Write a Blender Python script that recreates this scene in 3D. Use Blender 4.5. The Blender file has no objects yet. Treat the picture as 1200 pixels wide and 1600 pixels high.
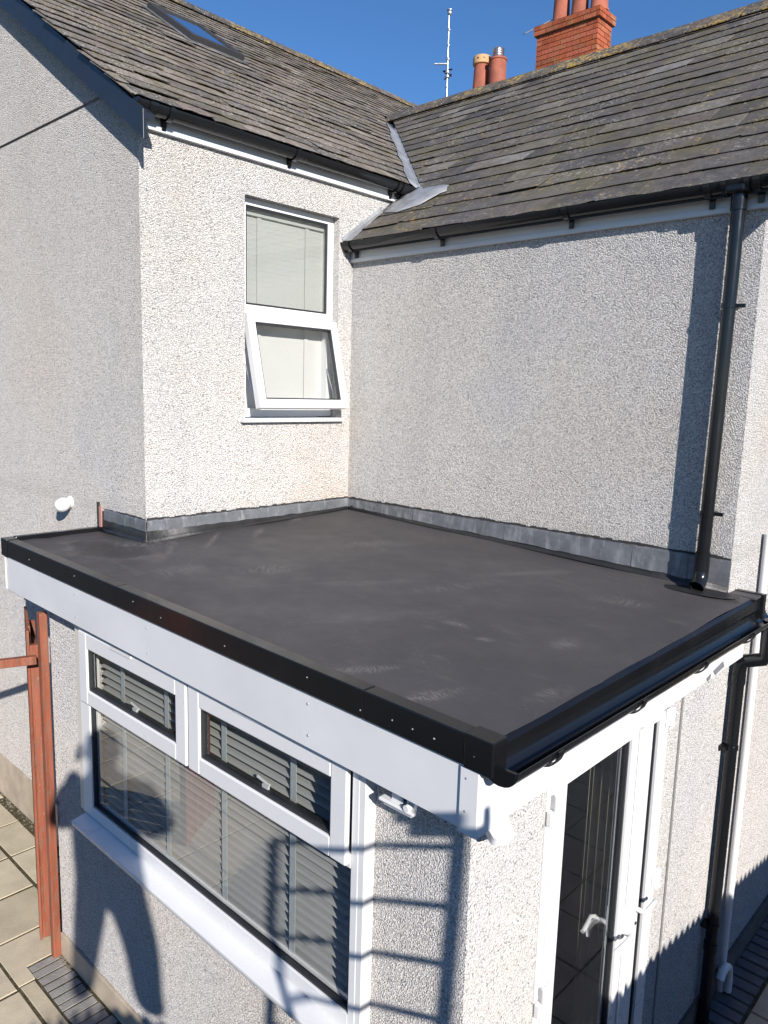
import bpy, bmesh, math, random
from math import radians, sin, cos, pi, atan, sqrt
from mathutils import Vector, Matrix
random.seed(7)
S = bpy.context.scene
COL = S.collection

# ------------------------------------------------------------------ camera
CAM = Vector((4.30568, -4.216337, 0.837033))
cr, cu, cf = (0.729978, 0.682916, 0.027536), (-0.125862, 0.094718, 0.987516), (-0.671782, 0.72433, -0.155096)
cd = bpy.data.cameras.new('camera'); co = bpy.data.objects.new('camera', cd); COL.objects.link(co)
cd.sensor_fit = 'VERTICAL'; cd.sensor_height = 36.0; cd.lens = 1192.16/1600*36
cd.clip_start = 0.02; cd.clip_end = 600
co.matrix_world = Matrix(((cr[0], cu[0], -cf[0], CAM.x), (cr[1], cu[1], -cf[1], CAM.y), (cr[2], cu[2], -cf[2], CAM.z), (0, 0, 0, 1)))
S.camera = co
# ------------------------------------------------------------------ sky, sun, exposure
SUN = Vector((-0.81736, 0.39353, -0.42077))          # direction the light travels
W = bpy.data.worlds.new('World'); S.world = W; W.use_nodes = True
wn = W.node_tree.nodes; sky = wn.new('ShaderNodeTexSky'); sky.sky_type = 'NISHITA'; sky.sun_disc = False
sky.sun_elevation = radians(24.9); sky.sun_rotation = math.atan2(-SUN.x, -SUN.y)
sky.altitude = 0; sky.air_density = 1.15; sky.dust_density = 0.0; sky.ozone_density = 10.0
W.node_tree.links.new(sky.outputs[0], wn['Background'].inputs[0]); wn['Background'].inputs[1].default_value = 0.090
sl = bpy.data.lights.new('sun', 'SUN'); sl.energy = 5.0; sl.angle = radians(0.53); sl.color = (1.0, 0.955, 0.90)
so = bpy.data.objects.new('sun', sl); COL.objects.link(so); so.rotation_euler = SUN.to_track_quat('-Z', 'Y').to_euler()
so.location = (12, -8, 9)
S.view_settings.view_transform = 'Standard'; S.view_settings.look = 'None'; S.view_settings.gamma = 1
S.view_settings.use_curve_mapping = False; S.view_settings.exposure = 0.53
S.cycles.max_bounces = 8; S.cycles.transparent_max_bounces = 12

# ------------------------------------------------------------------ materials
class Mat:
    def __init__(s, name):
        s.m = bpy.data.materials.new(name); s.m.use_nodes = True; s.t = s.m.node_tree
        s.b = s.t.nodes['Principled BSDF']
        s.pos = s.n('ShaderNodeNewGeometry').outputs['Position']
    def n(s, ty, **kw):
        x = s.t.nodes.new(ty)
        for k, v in kw.items(): setattr(x, k, v)
        return x
    def l(s, a, b):
        if isinstance(a, (int, float)): b.default_value = a
        elif isinstance(a, tuple): b.default_value = a if len(a) == 4 or b.type == 'VECTOR' else (*a, 1)
        else: s.t.links.new(a, b)
    def noise(s, scale, detail=3, rough=.55, vec=None, stretch=None, rot=None, off=None):
        x = s.n('ShaderNodeTexNoise'); x.inputs['Scale'].default_value = scale
        x.inputs['Detail'].default_value = detail; x.inputs['Roughness'].default_value = rough
        v = vec or s.pos
        if stretch or rot:
            mp = s.n('ShaderNodeMapping'); mp.inputs['Scale'].default_value = stretch or (1, 1, 1)
            mp.inputs['Rotation'].default_value = rot or (0, 0, 0)
            mp.inputs['Location'].default_value = off or (0, 0, 0)
            s.l(v, mp.inputs['Vector'])
            v = mp.outputs[0]
        s.l(v, x.inputs['Vector']); return x.outputs['Fac']
    def vor(s, scale, feature='F1', out='Distance', vec=None):
        x = s.n('ShaderNodeTexVoronoi', feature=feature); x.inputs['Scale'].default_value = scale
        s.l(vec or s.pos, x.inputs['Vector']); return x.outputs[out]
    def ramp(s, fac, stops, interp='LINEAR'):
        x = s.n('ShaderNodeValToRGB'); x.color_ramp.interpolation = interp; e = x.color_ramp.elements
        while len(e) > 1: e.remove(e[-1])
        for i, (p, c) in enumerate(stops):
            c = (c, c, c) if isinstance(c, (int, float)) else c
            el = e[0] if i == 0 else e.new(p)
            el.position = p; el.color = (*c, 1)
        s.l(fac, x.inputs[0]); return x.outputs[0]
    def mix(s, fac, a, b, mode='MIX'):
        x = s.n('ShaderNodeMix', data_type='RGBA', blend_type=mode)
        s.l(fac, x.inputs[0]); s.l(a, x.inputs[6]); s.l(b, x.inputs[7]); return x.outputs[2]
    def math(s, op, a, b=0.0):
        x = s.n('ShaderNodeMath', operation=op); s.l(a, x.inputs[0]); s.l(b, x.inputs[1]); return x.outputs[0]
    def island(s):
        return s.math('FRACT', s.math('ADD', s.n('ShaderNodeNewGeometry').outputs['Random Per Island'], s.n('ShaderNodeObjectInfo').outputs['Random']))
    def bump(s, h, dist, strength=1.0):
        x = s.n('ShaderNodeBump'); x.inputs['Distance'].default_value = dist; x.inputs['Strength'].default_value = strength
        s.l(h, x.inputs['Height']); s.l(x.outputs[0], s.b.inputs['Normal'])
    def done(s, col=None, rough=.6, spec=None, metal=None):
        if col is not None: s.l(col, s.b.inputs['Base Color'])
        s.l(rough, s.b.inputs['Roughness'])
        if spec is not None: s.b.inputs['Specular IOR Level'].default_value = spec
        if metal is not None: s.b.inputs['Metallic'].default_value = metal
        return s.m

def plain(name, col, rough=.5, var=.12, scale=9, bump=0, bs=60, spec=None, metal=None):
    m = Mat(name)
    f = m.ramp(m.noise(scale, 4), [(.25, 1-var), (.75, 1+var)])
    c = m.mix(1.0, col, f, 'MULTIPLY')
    if bump: m.bump(m.noise(bs, 3), bump)
    r = m.ramp(m.noise(scale*2.3, 3), [(.3, max(.03, rough-.08)), (.7, min(1, rough+.08))])
    return m.done(c, r, spec, metal)

def pebbledash():
    m = Mat('pebbledash')
    r = m.vor(142, out='Color'); sep = m.n('ShaderNodeSeparateColor'); m.l(r, sep.inputs[0])
    c = m.ramp(sep.outputs[0], [(0, (.20, .20, .20)), (.05, (.38, .375, .37)), (.13, (.53, .515, .50)), (.30, (.70, .668, .638)), (.7, (.78, .745, .715)), (.9, (.84, .815, .79)), (1, (.87, .855, .84))])
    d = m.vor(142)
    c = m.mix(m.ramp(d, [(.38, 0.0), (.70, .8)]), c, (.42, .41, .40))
    t = m.ramp(m.noise(.9, 4), [(.3, (.93, .93, .95)), (.5, (1, .985, .965)), (.7, (1.0, .955, .915))])
    c = m.mix(1.0, c, t, 'MULTIPLY')
    st = m.ramp(m.noise(1.0, 4, .6, stretch=(2.2, 2.2, .35)), [(.45, 1.0), (.68, .94)])
    c = m.mix(1.0, c, st, 'MULTIPLY')
    h = m.ramp(d, [(0, 1.0), (.3, .86), (.75, 0.0)])
    hh = m.math('ADD', h, m.math('MULTIPLY', sep.outputs[1], .7))
    
    sx = m.n('ShaderNodeSeparateXYZ'); m.l(m.pos, sx.inputs[0])
    inb = m.math('MULTIPLY', m.ramp(m.math('ADD', sx.outputs[1], 1.0), [(.25, 0.0), (.75, 1.0)]), m.ramp(sx.outputs[2], [(.0, .9), (.62, .5), (.66, 0.0)]))
    near = m.math('MULTIPLY', inb, m.math('LESS_THAN', m.math('ABSOLUTE', sx.outputs[0]), .06))
    c = m.mix(m.math('MULTIPLY', near, m.ramp(m.noise(3.5, 4, .6), [(.35, .1), (.65, .55)])), c, m.mix(1.0, c, (1.0, .86, .72), 'MULTIPLY'))   # rusty wash under the small window
    lowz = m.ramp(m.math('ADD', sx.outputs[2], m.math('MULTIPLY', m.noise(5, 4), .25)), [(.10, 1.0), (.26, 0.0)])
    upper = m.math('GREATER_THAN', sx.outputs[2], -.02)
    c = m.mix(m.math('MULTIPLY', m.math('MULTIPLY', lowz, upper), .16), c, (.27, .24, .19))      # splash dirt above the flat roof
    m.bump(hh, .0085, 1.0)
    m.b.inputs['Diffuse Roughness'].default_value = 1.0
    return m.done(c, .75, .3)

def slate_mat(name, warm):
    m = Mat(name)
    r = m.island()
    cool = [(0, (.066, .062, .060)), (.28, (.100, .093, .084)), (.45, (.122, .104, .092)), (.6, (.086, .082, .084)), (.78, (.130, .118, .098)), (.9, (.158, .146, .130)), (1, (.205, .20, .19))]
    wm = [(0, (.095, .087, .082)), (.3, (.155, .137, .122)), (.55, (.185, .155, .135)), (.7, (.135, .122, .115)), (.86, (.21, .18, .153)), (1, (.25, .222, .195))]
    c = m.mix(1.0, m.ramp(r, wm if warm else cool), (1.0, .965, .92), 'MULTIPLY')
    g = m.ramp(m.noise(14, 6, .72), [(.25, .58), (.75, 1.38)])
    c = m.mix(1.0, c, g, 'MULTIPLY')
    c = m.mix(m.ramp(m.noise(5, 5, .7), [(.52, 0.0), (.68, .5)]), c, (.105, .078, .066))
    c = m.mix(m.ramp(m.noise(3.2, 5, .65), [(.47, 0.0), (.64, .65)]), c, (.112, .096, .046))          # moss film
    c = m.mix(m.ramp(m.noise(1.3, 6, .75), [(.55, 0.0), (.72, .35)]), c, (.17, .165, .155))
    big = m.ramp(m.noise(1.1, 3), [(.42, 0.0), (.62, 1.0)])
    sp = m.ramp(m.noise(46, 4, .65), [(.565 if warm else .58, 0.0), (.61 if warm else .62, 1.0)])
    c = m.mix(m.math('MULTIPLY', sp, m.ramp(m.noise(2.1, 3), [(.38 if warm else .46, .0), (.60 if warm else .66, 1.0)])), c, (.44, .425, .38))
    sp2 = m.ramp(m.noise(30, 3, .6), [(.62, 0.0), (.65, 1.0)])
    c = m.mix(m.math('MULTIPLY', sp2, big), c, (.36, .25, .07))
    sp3 = m.ramp(m.noise(15, 6, .75), [(.60, 0.0), (.64, .9)])
    c = m.mix(m.math('MULTIPLY', sp3, m.ramp(m.noise(1.6, 3), [(.45, 0.0), (.6, 1.0)])), c, (.30, .29, .24))
    m.bump(m.noise(38, 5, .65), .006, .8)
    return m.done(c, m.ramp(m.noise(20, 3), [(.3, .5), (.7, .85)]), .4)

def ridge_mat():
    m = Mat('ridge_clay')
    c = m.ramp(m.island(), [(0, (.055, .052, .053)), (.5, (.078, .07, .066)), (1, (.105, .083, .07))])
    c = m.mix(m.ramp(m.noise(9, 5, .7), [(.54, 0.0), (.64, .8)]), c, (.19, .175, .15))
    mask = m.ramp(m.noise(1.7, 4, .6), [(.44, 0.0), (.60, 1.0)])
    y = m.ramp(m.noise(20, 5, .7), [(.49, 0.0), (.56, 1.0)])
    c = m.mix(m.math('MULTIPLY', y, mask), c, m.ramp(m.noise(37, 2), [(.3, (.42, .25, .035)), (.7, (.30, .24, .10))]))
    c = m.mix(m.ramp(m.noise(55, 3), [(.64, 0.0), (.68, .9)]), c, (.45, .43, .38))
    m.bump(m.noise(40, 5, .7), .012, .9)
    return m.done(c, .85, .3)

def epdm():
    m = Mat('rubber_membrane')
    c = m.ramp(m.noise(1.3, 5, .6), [(.3, (.058, .054, .055)), (.55, (.066, .061, .062)), (.75, (.076, .070, .069))])
    grad = m.ramp(m.noise(2.2, 6, .7), [(.3, .90), (.7, 1.10)])
    c = m.mix(1.0, c, grad, 'MULTIPLY')
    SC = [(.21, -1.42, 2.35, .30, .035, 1, .5), (.22, -1.06, 2.3, .24, .035, 1, .5), (.04, -.56, 2.1, .22, .04, 1, .4), (.25, -1.75, 2.45, .30, .03, 1, .35),
          (.98, -1.62, .87, .24, .14, 0, .45), (.71, -1.98, 1.48, .28, .16, 0, .4), (1.9, -1.1, 1.1, .34, .10, 0, .3), (2.38, -2.24, .95, .20, .05, 0, .75), (2.71, -2.25, 1.15, .17, .06, 0, .95),
          (2.76, -1.4, 1.5, .15, .07, 0, .5), (2.62, -.62, .3, .22, .12, 0, .45), (.03, -1.86, .9, .40, .16, 0, .45), (.99, -.68, 1.1, .36, .12, 0, .35), (3.0, -1.91, 1.4, .15, .06, 0, .5),
          (1.96, -1.75, 1.05, .42, .10, 1, .22), (1.5, -1.45, 1.0, .5, .06, 1, .22), (2.3, -1.55, .2, .10, .03, 1, .5), (2.5, -1.62, .4, .06, .03, 1, .6), (2.0, -.55, 1.0, .4, .06, 1, .25)]
    for q_, (px, py, an, ln, wd, kind, al) in enumerate(SC):
        mp = m.n('ShaderNodeMapping', vector_type='TEXTURE'); mp.inputs['Location'].default_value = (px, py, -.15); mp.inputs['Rotation'].default_value = (0, 0, an)
        mp.inputs['Scale'].default_value = (ln, wd, 50); m.l(m.pos, mp.inputs['Vector'])
        le = m.n('ShaderNodeVectorMath', operation='LENGTH'); m.l(mp.outputs[0], le.inputs[0])
        msk = m.ramp(m.math('MULTIPLY', m.math('ADD', le.outputs['Value'], m.math('MULTIPLY', m.noise(7, 5, .75), 1.6)), .4), [(.42, 1.0), (.68, 0.0)])
        st = (1.3, 1.6, .1) if kind else (7+(q_*5 % 9), .5+.3*(q_ % 3), .1)
        sk = m.ramp(m.noise(1.6, 6, .75, vec=mp.outputs[0], stretch=st, off=(q_*3.7, q_*1.9, 0), rot=(0, 0, .35*((q_ % 5)-2))), [(.46, .0), (.56, 1.0)] if not kind else [(.36, 0.0), (.55, 1.0)])
        c = m.mix(m.math('MULTIPLY', m.math('MULTIPLY', msk, sk), al*.95), c, (.20, .183, .17))
    for rot, st, th in ((.6, (2.2, 8, 1), .60), (-.9, (2.6, 10, 1), .62), (1.5, (3.0, 11, 1), .62)):
        sm = m.ramp(m.noise(1.0, 7, .72, stretch=st, rot=(0, 0, rot)), [(th, 0.0), (th+.07, .28)])
        c = m.mix(sm, c, (.135, .122, .115))
    c = m.mix(m.ramp(m.noise(1.1, 3), [(.52, 0.0), (.66, .22)]), c, (.080, .068, .062))
    dust = m.ramp(m.noise(90, 2), [(.68, 0.0), (.71, .6)])
    c = m.mix(m.math('MULTIPLY', dust, m.ramp(m.noise(2.4, 3), [(.5, 0.0), (.6, 1.0)])), c, (.30, .28, .25))
    # dried puddle near the wall corner
    sx = m.n('ShaderNodeVectorMath', operation='DISTANCE'); mp = m.n('ShaderNodeMapping'); mp.inputs['Scale'].default_value = (1, 2.1, 0)
    wob = m.n('ShaderNodeMixRGB'); wob.inputs[0].default_value = .22
    nz = m.n('ShaderNodeTexNoise'); nz.inputs['Scale'].default_value = 5; m.l(m.pos, nz.inputs['Vector'])
    m.l(m.pos, wob.inputs[1]); m.l(nz.outputs['Color'], wob.inputs[2])
    m.l(wob.outputs[0], mp.inputs['Vector']); m.l(mp.outputs[0], sx.inputs[0]); sx.inputs[1].default_value = (.11, -3.07, 0)
    c = m.mix(m.ramp(sx.outputs['Value'], [(.14, .7), (.30, 0.0)]), c, (.036, .030, .027))
    ring = m.ramp(sx.outputs['Value'], [(.22, 0.0), (.27, .55), (.38, 0.0)])
    c = m.mix(m.math('MULTIPLY', ring, m.ramp(m.noise(9, 4), [(.4, 0.0), (.6, 1.0)])), c, (.15, .13, .12))
    m.bump(m.noise(3.0, 5, .6), .006, .6)
    return m.done(c, m.ramp(m.noise(4, 4), [(.3, .46), (.7, .68)]), .45)

def lead_mat(name, col):
    m = Mat(name)
    c = m.mix(1.0, col, m.ramp(m.noise(7, 5, .65), [(.25, .62), (.75, 1.4)]), 'MULTIPLY')
    s_ = m.ramp(m.noise(1.0, 5, .7, stretch=(13, 13, 3.0)), [(.52, 0.0), (.68, .7)])
    c = m.mix(s_, c, (.34, .345, .355))
    m.bump(m.noise(16, 4), .004, .7)
    return m.done(c, .52, .5, .25)

def brick_mat():
    m = Mat('red_brick')
    c = m.ramp(m.island(), [(0, (.27, .066, .030)), (.35, (.36, .090, .036)), (.7, (.41, .112, .062)), (.9, (.36, .13, .06)), (1, (.24, .075, .04))])
    c = m.mix(1.0, c, m.ramp(m.noise(26, 4), [(.3, .74), (.7, 1.2)]), 'MULTIPLY')
    c = m.mix(m.ramp(m.noise(3, 5, .7), [(.52, 0.0), (.72, .35)]), c, (.12, .07, .05))
    c = m.mix(m.ramp(m.noise(6, 5, .7), [(.58, 0.0), (.70, .7)]), c, (.36, .25, .09))
    m.bump(m.noise(60, 3), .004, .6)
    return m.done(c, .8, .3)

def paving_mat():
    m = Mat('concrete_slab')
    c = m.ramp(m.island(), [(0, (.45, .385, .275)), (.5, (.52, .445, .32)), (1, (.58, .495, .36))])
    c = m.mix(1.0, c, m.ramp(m.noise(5, 6, .65), [(.3, .84), (.7, 1.12)]), 'MULTIPLY')
    c = m.mix(m.ramp(m.noise(3, 5, .65), [(.6, 0.0), (.75, .45)]), c, (.30, .235, .13))
    c = m.mix(m.ramp(m.noise(140, 2), [(.3, .3), (.45, 0.0)]), c, (.24, .20, .14))
    m.bump(m.noise(130, 3), .003, .6)
    return m.done(c, .85, .3)

def moss_mat():
    m = Mat('mossy_joint')
    c = m.ramp(m.noise(30, 5, .7), [(.3, (.045, .038, .022)), (.55, (.10, .085, .045)), (.75, (.21, .19, .14))])
    m.bump(m.noise(70, 4, .7), .02, 1)
    return m.done(c, .95, .2)

def wood_mat():
    m = Mat('red_stained_timber')
    c = m.ramp(m.noise(3.0, 6, .65, stretch=(9, 9, .5)), [(.25, (.13, .036, .018)), (.5, (.25, .070, .036)), (.78, (.35, .125, .075))])
    c = m.mix(m.ramp(m.noise(24, 4, .7, stretch=(3, 3, .5)), [(.50, 0.0), (.60, .75)]), c, (.165, .105, .07))
    c = m.mix(m.ramp(m.noise(60, 3, .7), [(.66, 0.0), (.69, .7)]), c, (.36, .27, .21))
    m.bump(m.noise(12, 5, .6, stretch=(8, 8, .4)), .006, .7)
    return m.done(c, .65, .35)

def glass_mat(name, tint=(.90, .91, .90), boost=2.1):
    m = Mat(name); t = m.t
    tr = m.n('ShaderNodeBsdfTransparent'); tr.inputs[0].default_value = (*tint, 1)
    gl = m.n('ShaderNodeBsdfGlossy'); gl.inputs['Roughness'].default_value = .0; gl.inputs[0].default_value = (1, 1, 1, 1)
    lw = m.n('ShaderNodeLayerWeight'); lw.inputs['Blend'].default_value = .5      # facing = 1 - |cos|, same from both sides
    p5 = m.math('MULTIPLY', m.math('ADD', m.math('MULTIPLY', m.math('POWER', lw.outputs['Facing'], 5.0), .96), .04), boost)
    mx = m.n('ShaderNodeMixShader'); m.l(m.math('MINIMUM', p5, 1.0), mx.inputs[0])
    m.l(tr.outputs[0], mx.inputs[1]); m.l(gl.outputs[0], mx.inputs[2])
    m.l(mx.outputs[0], t.nodes['Material Output'].inputs['Surface'])
    return m.m

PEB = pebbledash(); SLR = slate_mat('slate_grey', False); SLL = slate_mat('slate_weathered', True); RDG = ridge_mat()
EPDM = epdm(); LEAD = lead_mat('lead_grey', (.15, .155, .165)); LEADN = lead_mat('lead_new', (.30, .305, .315))
BRICK = brick_mat(); SLAB = paving_mat(); MOSS = moss_mat(); WOOD = wood_mat(); GLASS = glass_mat('window_glass'); 
BLACK = plain('black_plastic', (.008, .0085, .010), .2, .1, 2)
BLACKG = plain('black_gloss_trim', (.008, .008, .009), .22, .1, 2)
NAVY = plain('dark_bargeboard', (.016, .019, .027), .4, .15, 3)
UPVC = plain('white_upvc', (.70, .695, .69), .32, .03, 3)
FASC = plain('white_fascia', (.67, .665, .665), .38, .09, 1.7)
CREAMB = plain('cream_edge', (.60, .55, .48), .4, .05, 4)
GASKET = plain('black_gasket', (.02, .022, .025), .5)
PLINTH = plain('painted_plinth', (.44, .36, .27), .8, .22, 6, .004, 90)
MORTAR = plain('mortar', (.24, .15, .10), .9, .2, 20, .004)
POT = plain('terracotta_pot', (.32, .095, .055), .8, .4, 3.5, .003)
POTR = plain('buff_terracotta', (.52, .30, .14), .75, .2, 10, .002)
STEEL = plain('galvanised_steel', (.42, .43, .45), .38, .15, 10, metal=.8)
SCREW = plain('screw_head', (.30, .30, .32), .4, .1, 30)
SKIRT = plain('black_upstand', (.022, .021, .021), .5, .3, 7, .003, 25)
BLINDG = plain('grey_slat', (.38, .38, .37), .45, .06, 5)
TAPE = plain('grey_tape', (.42, .45, .455), .8, .1, 40)
BLINDC = plain('cream_slat', (.60, .59, .565), .5, .03, 3)
ROOM = plain('room_wall', (.50, .475, .44), .8, .05, 2)
ROOMF = plain('room_floor', (.11, .10, .10), .5, .2, 4)
CREAM = plain('cream_cupboard', (.72, .65, .48), .5, .04, 3)
DARKB = plain('dark_paver', (.115, .105, .108), .8, .3, 9, .004, 80)
GREYB = plain('grey_paver', (.27, .255, .235), .8, .22, 11, .004, 80)
CORR = plain('cement_sheet', (.24, .235, .22), .85, .25, 3, .004, 70)
ALU = plain('aluminium', (.6, .61, .62), .35, .1, 9, metal=.9)
FELT = plain('roof_felt', (.03, .029, .028), .9, .2, 10)
CONC = plain('ground_tarmac', (.075, .073, .07), .9, .25, 1.5, .004, 60)
BUFF = plain('buff_flag', (.42, .33, .24), .85, .18, 5, .004, 80)
JACKET = plain('dark_jacket', (.03, .035, .05), .8); TROUS = plain('grey_trousers', (.07, .07, .075), .85)
SKIN = plain('skin', (.50, .30, .22), .55, .08); HAIR = plain('dark_hair', (.03, .02, .015), .7); BOOT = plain('boot', (.03, .022, .017), .6)
PHONE = plain('phone_black', (.01, .01, .01), .2)
WIRE = plain('grey_soffit', (.45, .45, .46), .6)
RENDJ = plain('render_joint', (.20, .195, .19), .9, .2, 25)
DIRT = plain('grit', (.17, .145, .11), .95, .4, 40, .01, 90)

# ------------------------------------------------------------------ building helpers
WL = {}
def place(o, parent=None, loc=(0, 0, 0)):
    COL.objects.link(o); WL[o.name] = Vector(loc); o.parent = parent
    o.location = Vector(loc) - (WL[parent.name] if parent else Vector((0, 0, 0))); return o
def tag(o, label=None, cat=None, group=None, kind=None):
    if label: o['label'] = label
    if cat: o['category'] = cat
    if group: o['group'] = group
    if kind: o['kind'] = kind
    return o
def thing(name, label, cat, loc, group=None):
    return tag(place(bpy.data.objects.new(name, None), None, loc), label, cat, group)

class MB:
    def __init__(s): s.v = []; s.f = []
    def add(s, vs, fs):
        n = len(s.v); s.v += [tuple(x) for x in vs]; s.f += [tuple(i+n for i in f) for f in fs]; return s
    def box(s, x0, x1, y0, y1, z0, z1):
        vs = [(x, y, z) for z in (z0, z1) for y in (y0, y1) for x in (x0, x1)]
        return s.add(vs, [(0, 2, 3, 1), (4, 5, 7, 6), (0, 1, 5, 4), (2, 6, 7, 3), (0, 4, 6, 2), (1, 3, 7, 5)])
    def obox(s, c, ax, ay, az, hx, hy, hz):          # oriented box
        c, ax, ay, az = map(Vector, (c, ax, ay, az))
        vs = [c+ax*hx*i+ay*hy*j+az*hz*k for k in (-1, 1) for j in (-1, 1) for i in (-1, 1)]
        return s.add(vs, [(0, 2, 3, 1), (4, 5, 7, 6), (0, 1, 5, 4), (2, 6, 7, 3), (0, 4, 6, 2), (1, 3, 7, 5)])
    def prism(s, prof, axis, a0, a1):                # extrude a closed 2D profile along an axis
        def P(p, a): return {'x': (a, p[0], p[1]), 'y': (p[0], a, p[1]), 'z': (p[0], p[1], a)}[axis]
        n = len(prof); vs = [P(p, a0) for p in prof]+[P(p, a1) for p in prof]
        fs = [(i, (i+1) % n, n+(i+1) % n, n+i) for i in range(n)]+[tuple(range(n-1, -1, -1)), tuple(range(n, 2*n))]
        return s.add(vs, fs)
    def tube(s, pts, r, seg=12, caps=True, hollow=False):
        pts = [Vector(p) for p in pts]; n = len(pts); rs = r if isinstance(r, (list, tuple)) else [r]*n
        t = [(pts[min(i+1, n-1)]-pts[max(i-1, 0)]).normalized() for i in range(n)]
        a = t[0].orthogonal().normalized(); rings = []
        for i in range(n):
            a = (a-t[i]*a.dot(t[i])).normalized(); b = t[i].cross(a)
            rings.append([pts[i]+(a*cos(2*pi*k/seg)+b*sin(2*pi*k/seg))*rs[i] for k in range(seg)])
        vs = [v for ring in rings for v in ring]
        fs = [(i*seg+k, i*seg+(k+1) % seg, (i+1)*seg+(k+1) % seg, (i+1)*seg+k) for i in range(n-1) for k in range(seg)]
        if caps: fs += [tuple(range(seg-1, -1, -1)), tuple(range((n-1)*seg, n*seg))]
        s.add(vs, fs); return s
    def lathe(s, c, prof, seg=20, axis=Vector((0, 0, 1))):
        c = Vector(c); axis = Vector(axis).normalized(); a = axis.orthogonal().normalized(); b = axis.cross(a)
        vs = [c+axis*h+(a*cos(2*pi*k/seg)+b*sin(2*pi*k/seg))*r for r, h in prof for k in range(seg)]
        n = len(prof)
        fs = [(i*seg+k, i*seg+(k+1) % seg, (i+1)*seg+(k+1) % seg, (i+1)*seg+k) for i in range(n-1) for k in range(seg)]
        fs += [tuple(range(seg-1, -1, -1)), tuple(range((n-1)*seg, n*seg))]
        return s.add(vs, fs)
    def build(s, name, mat, parent=None, loc=(0, 0, 0), bevel=0, smooth=False, solid=0):
        me = bpy.data.meshes.new(name); L = Vector(loc)
        me.from_pydata([tuple(Vector(v)-L) for v in s.v], [], s.f); me.materials.append(mat)
        bm = bmesh.new(); bm.from_mesh(me); bmesh.ops.recalc_face_normals(bm, faces=bm.faces); bm.to_mesh(me); bm.free()
        if smooth:
            me.polygons.foreach_set('use_smooth', [True]*len(me.polygons)); me.set_sharp_from_angle(angle=radians(40))
        o = bpy.data.objects.new(name, me); place(o, parent, loc)
        if solid:
            md = o.modifiers.new('solid', 'SOLIDIFY'); md.thickness = solid; md.offset = 0
        if bevel:
            md = o.modifiers.new('bevel', 'BEVEL'); md.width = bevel; md.segments = 2; md.limit_method = 'ANGLE'
        return o

def wallgrid(us, vs, skip, pt, c0, c1):
    """solid wall from grid lines us, vs; skip = set of empty cells; pt(u, v, c) -> xyz"""
    m = MB(); nu, nv = len(us)-1, len(vs)-1
    full = lambda i, j: 0 <= i < nu and 0 <= j < nv and (i, j) not in skip
    for i in range(nu):
        for j in range(nv):
            if not full(i, j): continue
            a, b, c, d = us[i], us[i+1], vs[j], vs[j+1]
            for cc in (c0, c1): m.add([pt(a, c, cc), pt(b, c, cc), pt(b, d, cc), pt(a, d, cc)], [(0, 1, 2, 3)])
            if not full(i-1, j): m.add([pt(a, c, c0), pt(a, d, c0), pt(a, d, c1), pt(a, c, c1)], [(0, 1, 2, 3)])
            if not full(i+1, j): m.add([pt(b, c, c0), pt(b, d, c0), pt(b, d, c1), pt(b, c, c1)], [(0, 1, 2, 3)])
            if not full(i, j-1): m.add([pt(a, c, c0), pt(b, c, c0), pt(b, c, c1), pt(a, c, c1)], [(0, 1, 2, 3)])
            if not full(i, j+1): m.add([pt(a, d, c0), pt(b, d, c0), pt(b, d, c1), pt(a, d, c1)], [(0, 1, 2, 3)])
    # weld
    return m
def ring(u0, u1, v0, v1, w, pt, c0, c1, wb=None):
    """four butted members of a frame; pt maps (u, v, c)"""
    m = MB(); wb = wb or w
    def bx(a, b, c, d):
        vs = [pt(u, v, cc) for cc in (c0, c1) for v in (c, d) for u in (a, b)]
        m.add(vs, [(0, 2, 3, 1), (4, 5, 7, 6), (0, 1, 5, 4), (2, 6, 7, 3), (0, 4, 6, 2), (1, 3, 7, 5)])
    bx(u0, u0+w, v0, v1); bx(u1-w, u1, v0, v1); bx(u0+w, u1-w, v0, v0+wb); bx(u0+w, u1-w, v1-w, v1)
    return m

GZ = -2.881                      # ground level
L = 2.95; A = 1.77               # side wall length, window wall length
YW = -2.3425                     # outer face of the extension window
YF = -2.283                      # outer face of the extension front wall
PL = (-0.655, 2.505)             # main roof: z = 2.505 - .655 x
PR = (0.71, 2.0)                 # wing roof:  z = 2.0 + .71 y
RX, RZ = -4.18, 2.505+.655*4.18  # main ridge
RY, RZ2 = 2.89, 2.0+.71*2.89     # wing ridge
zl = lambda x: PL[1]+PL[0]*x
zr = lambda y: PR[1]+PR[0]*y

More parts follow.
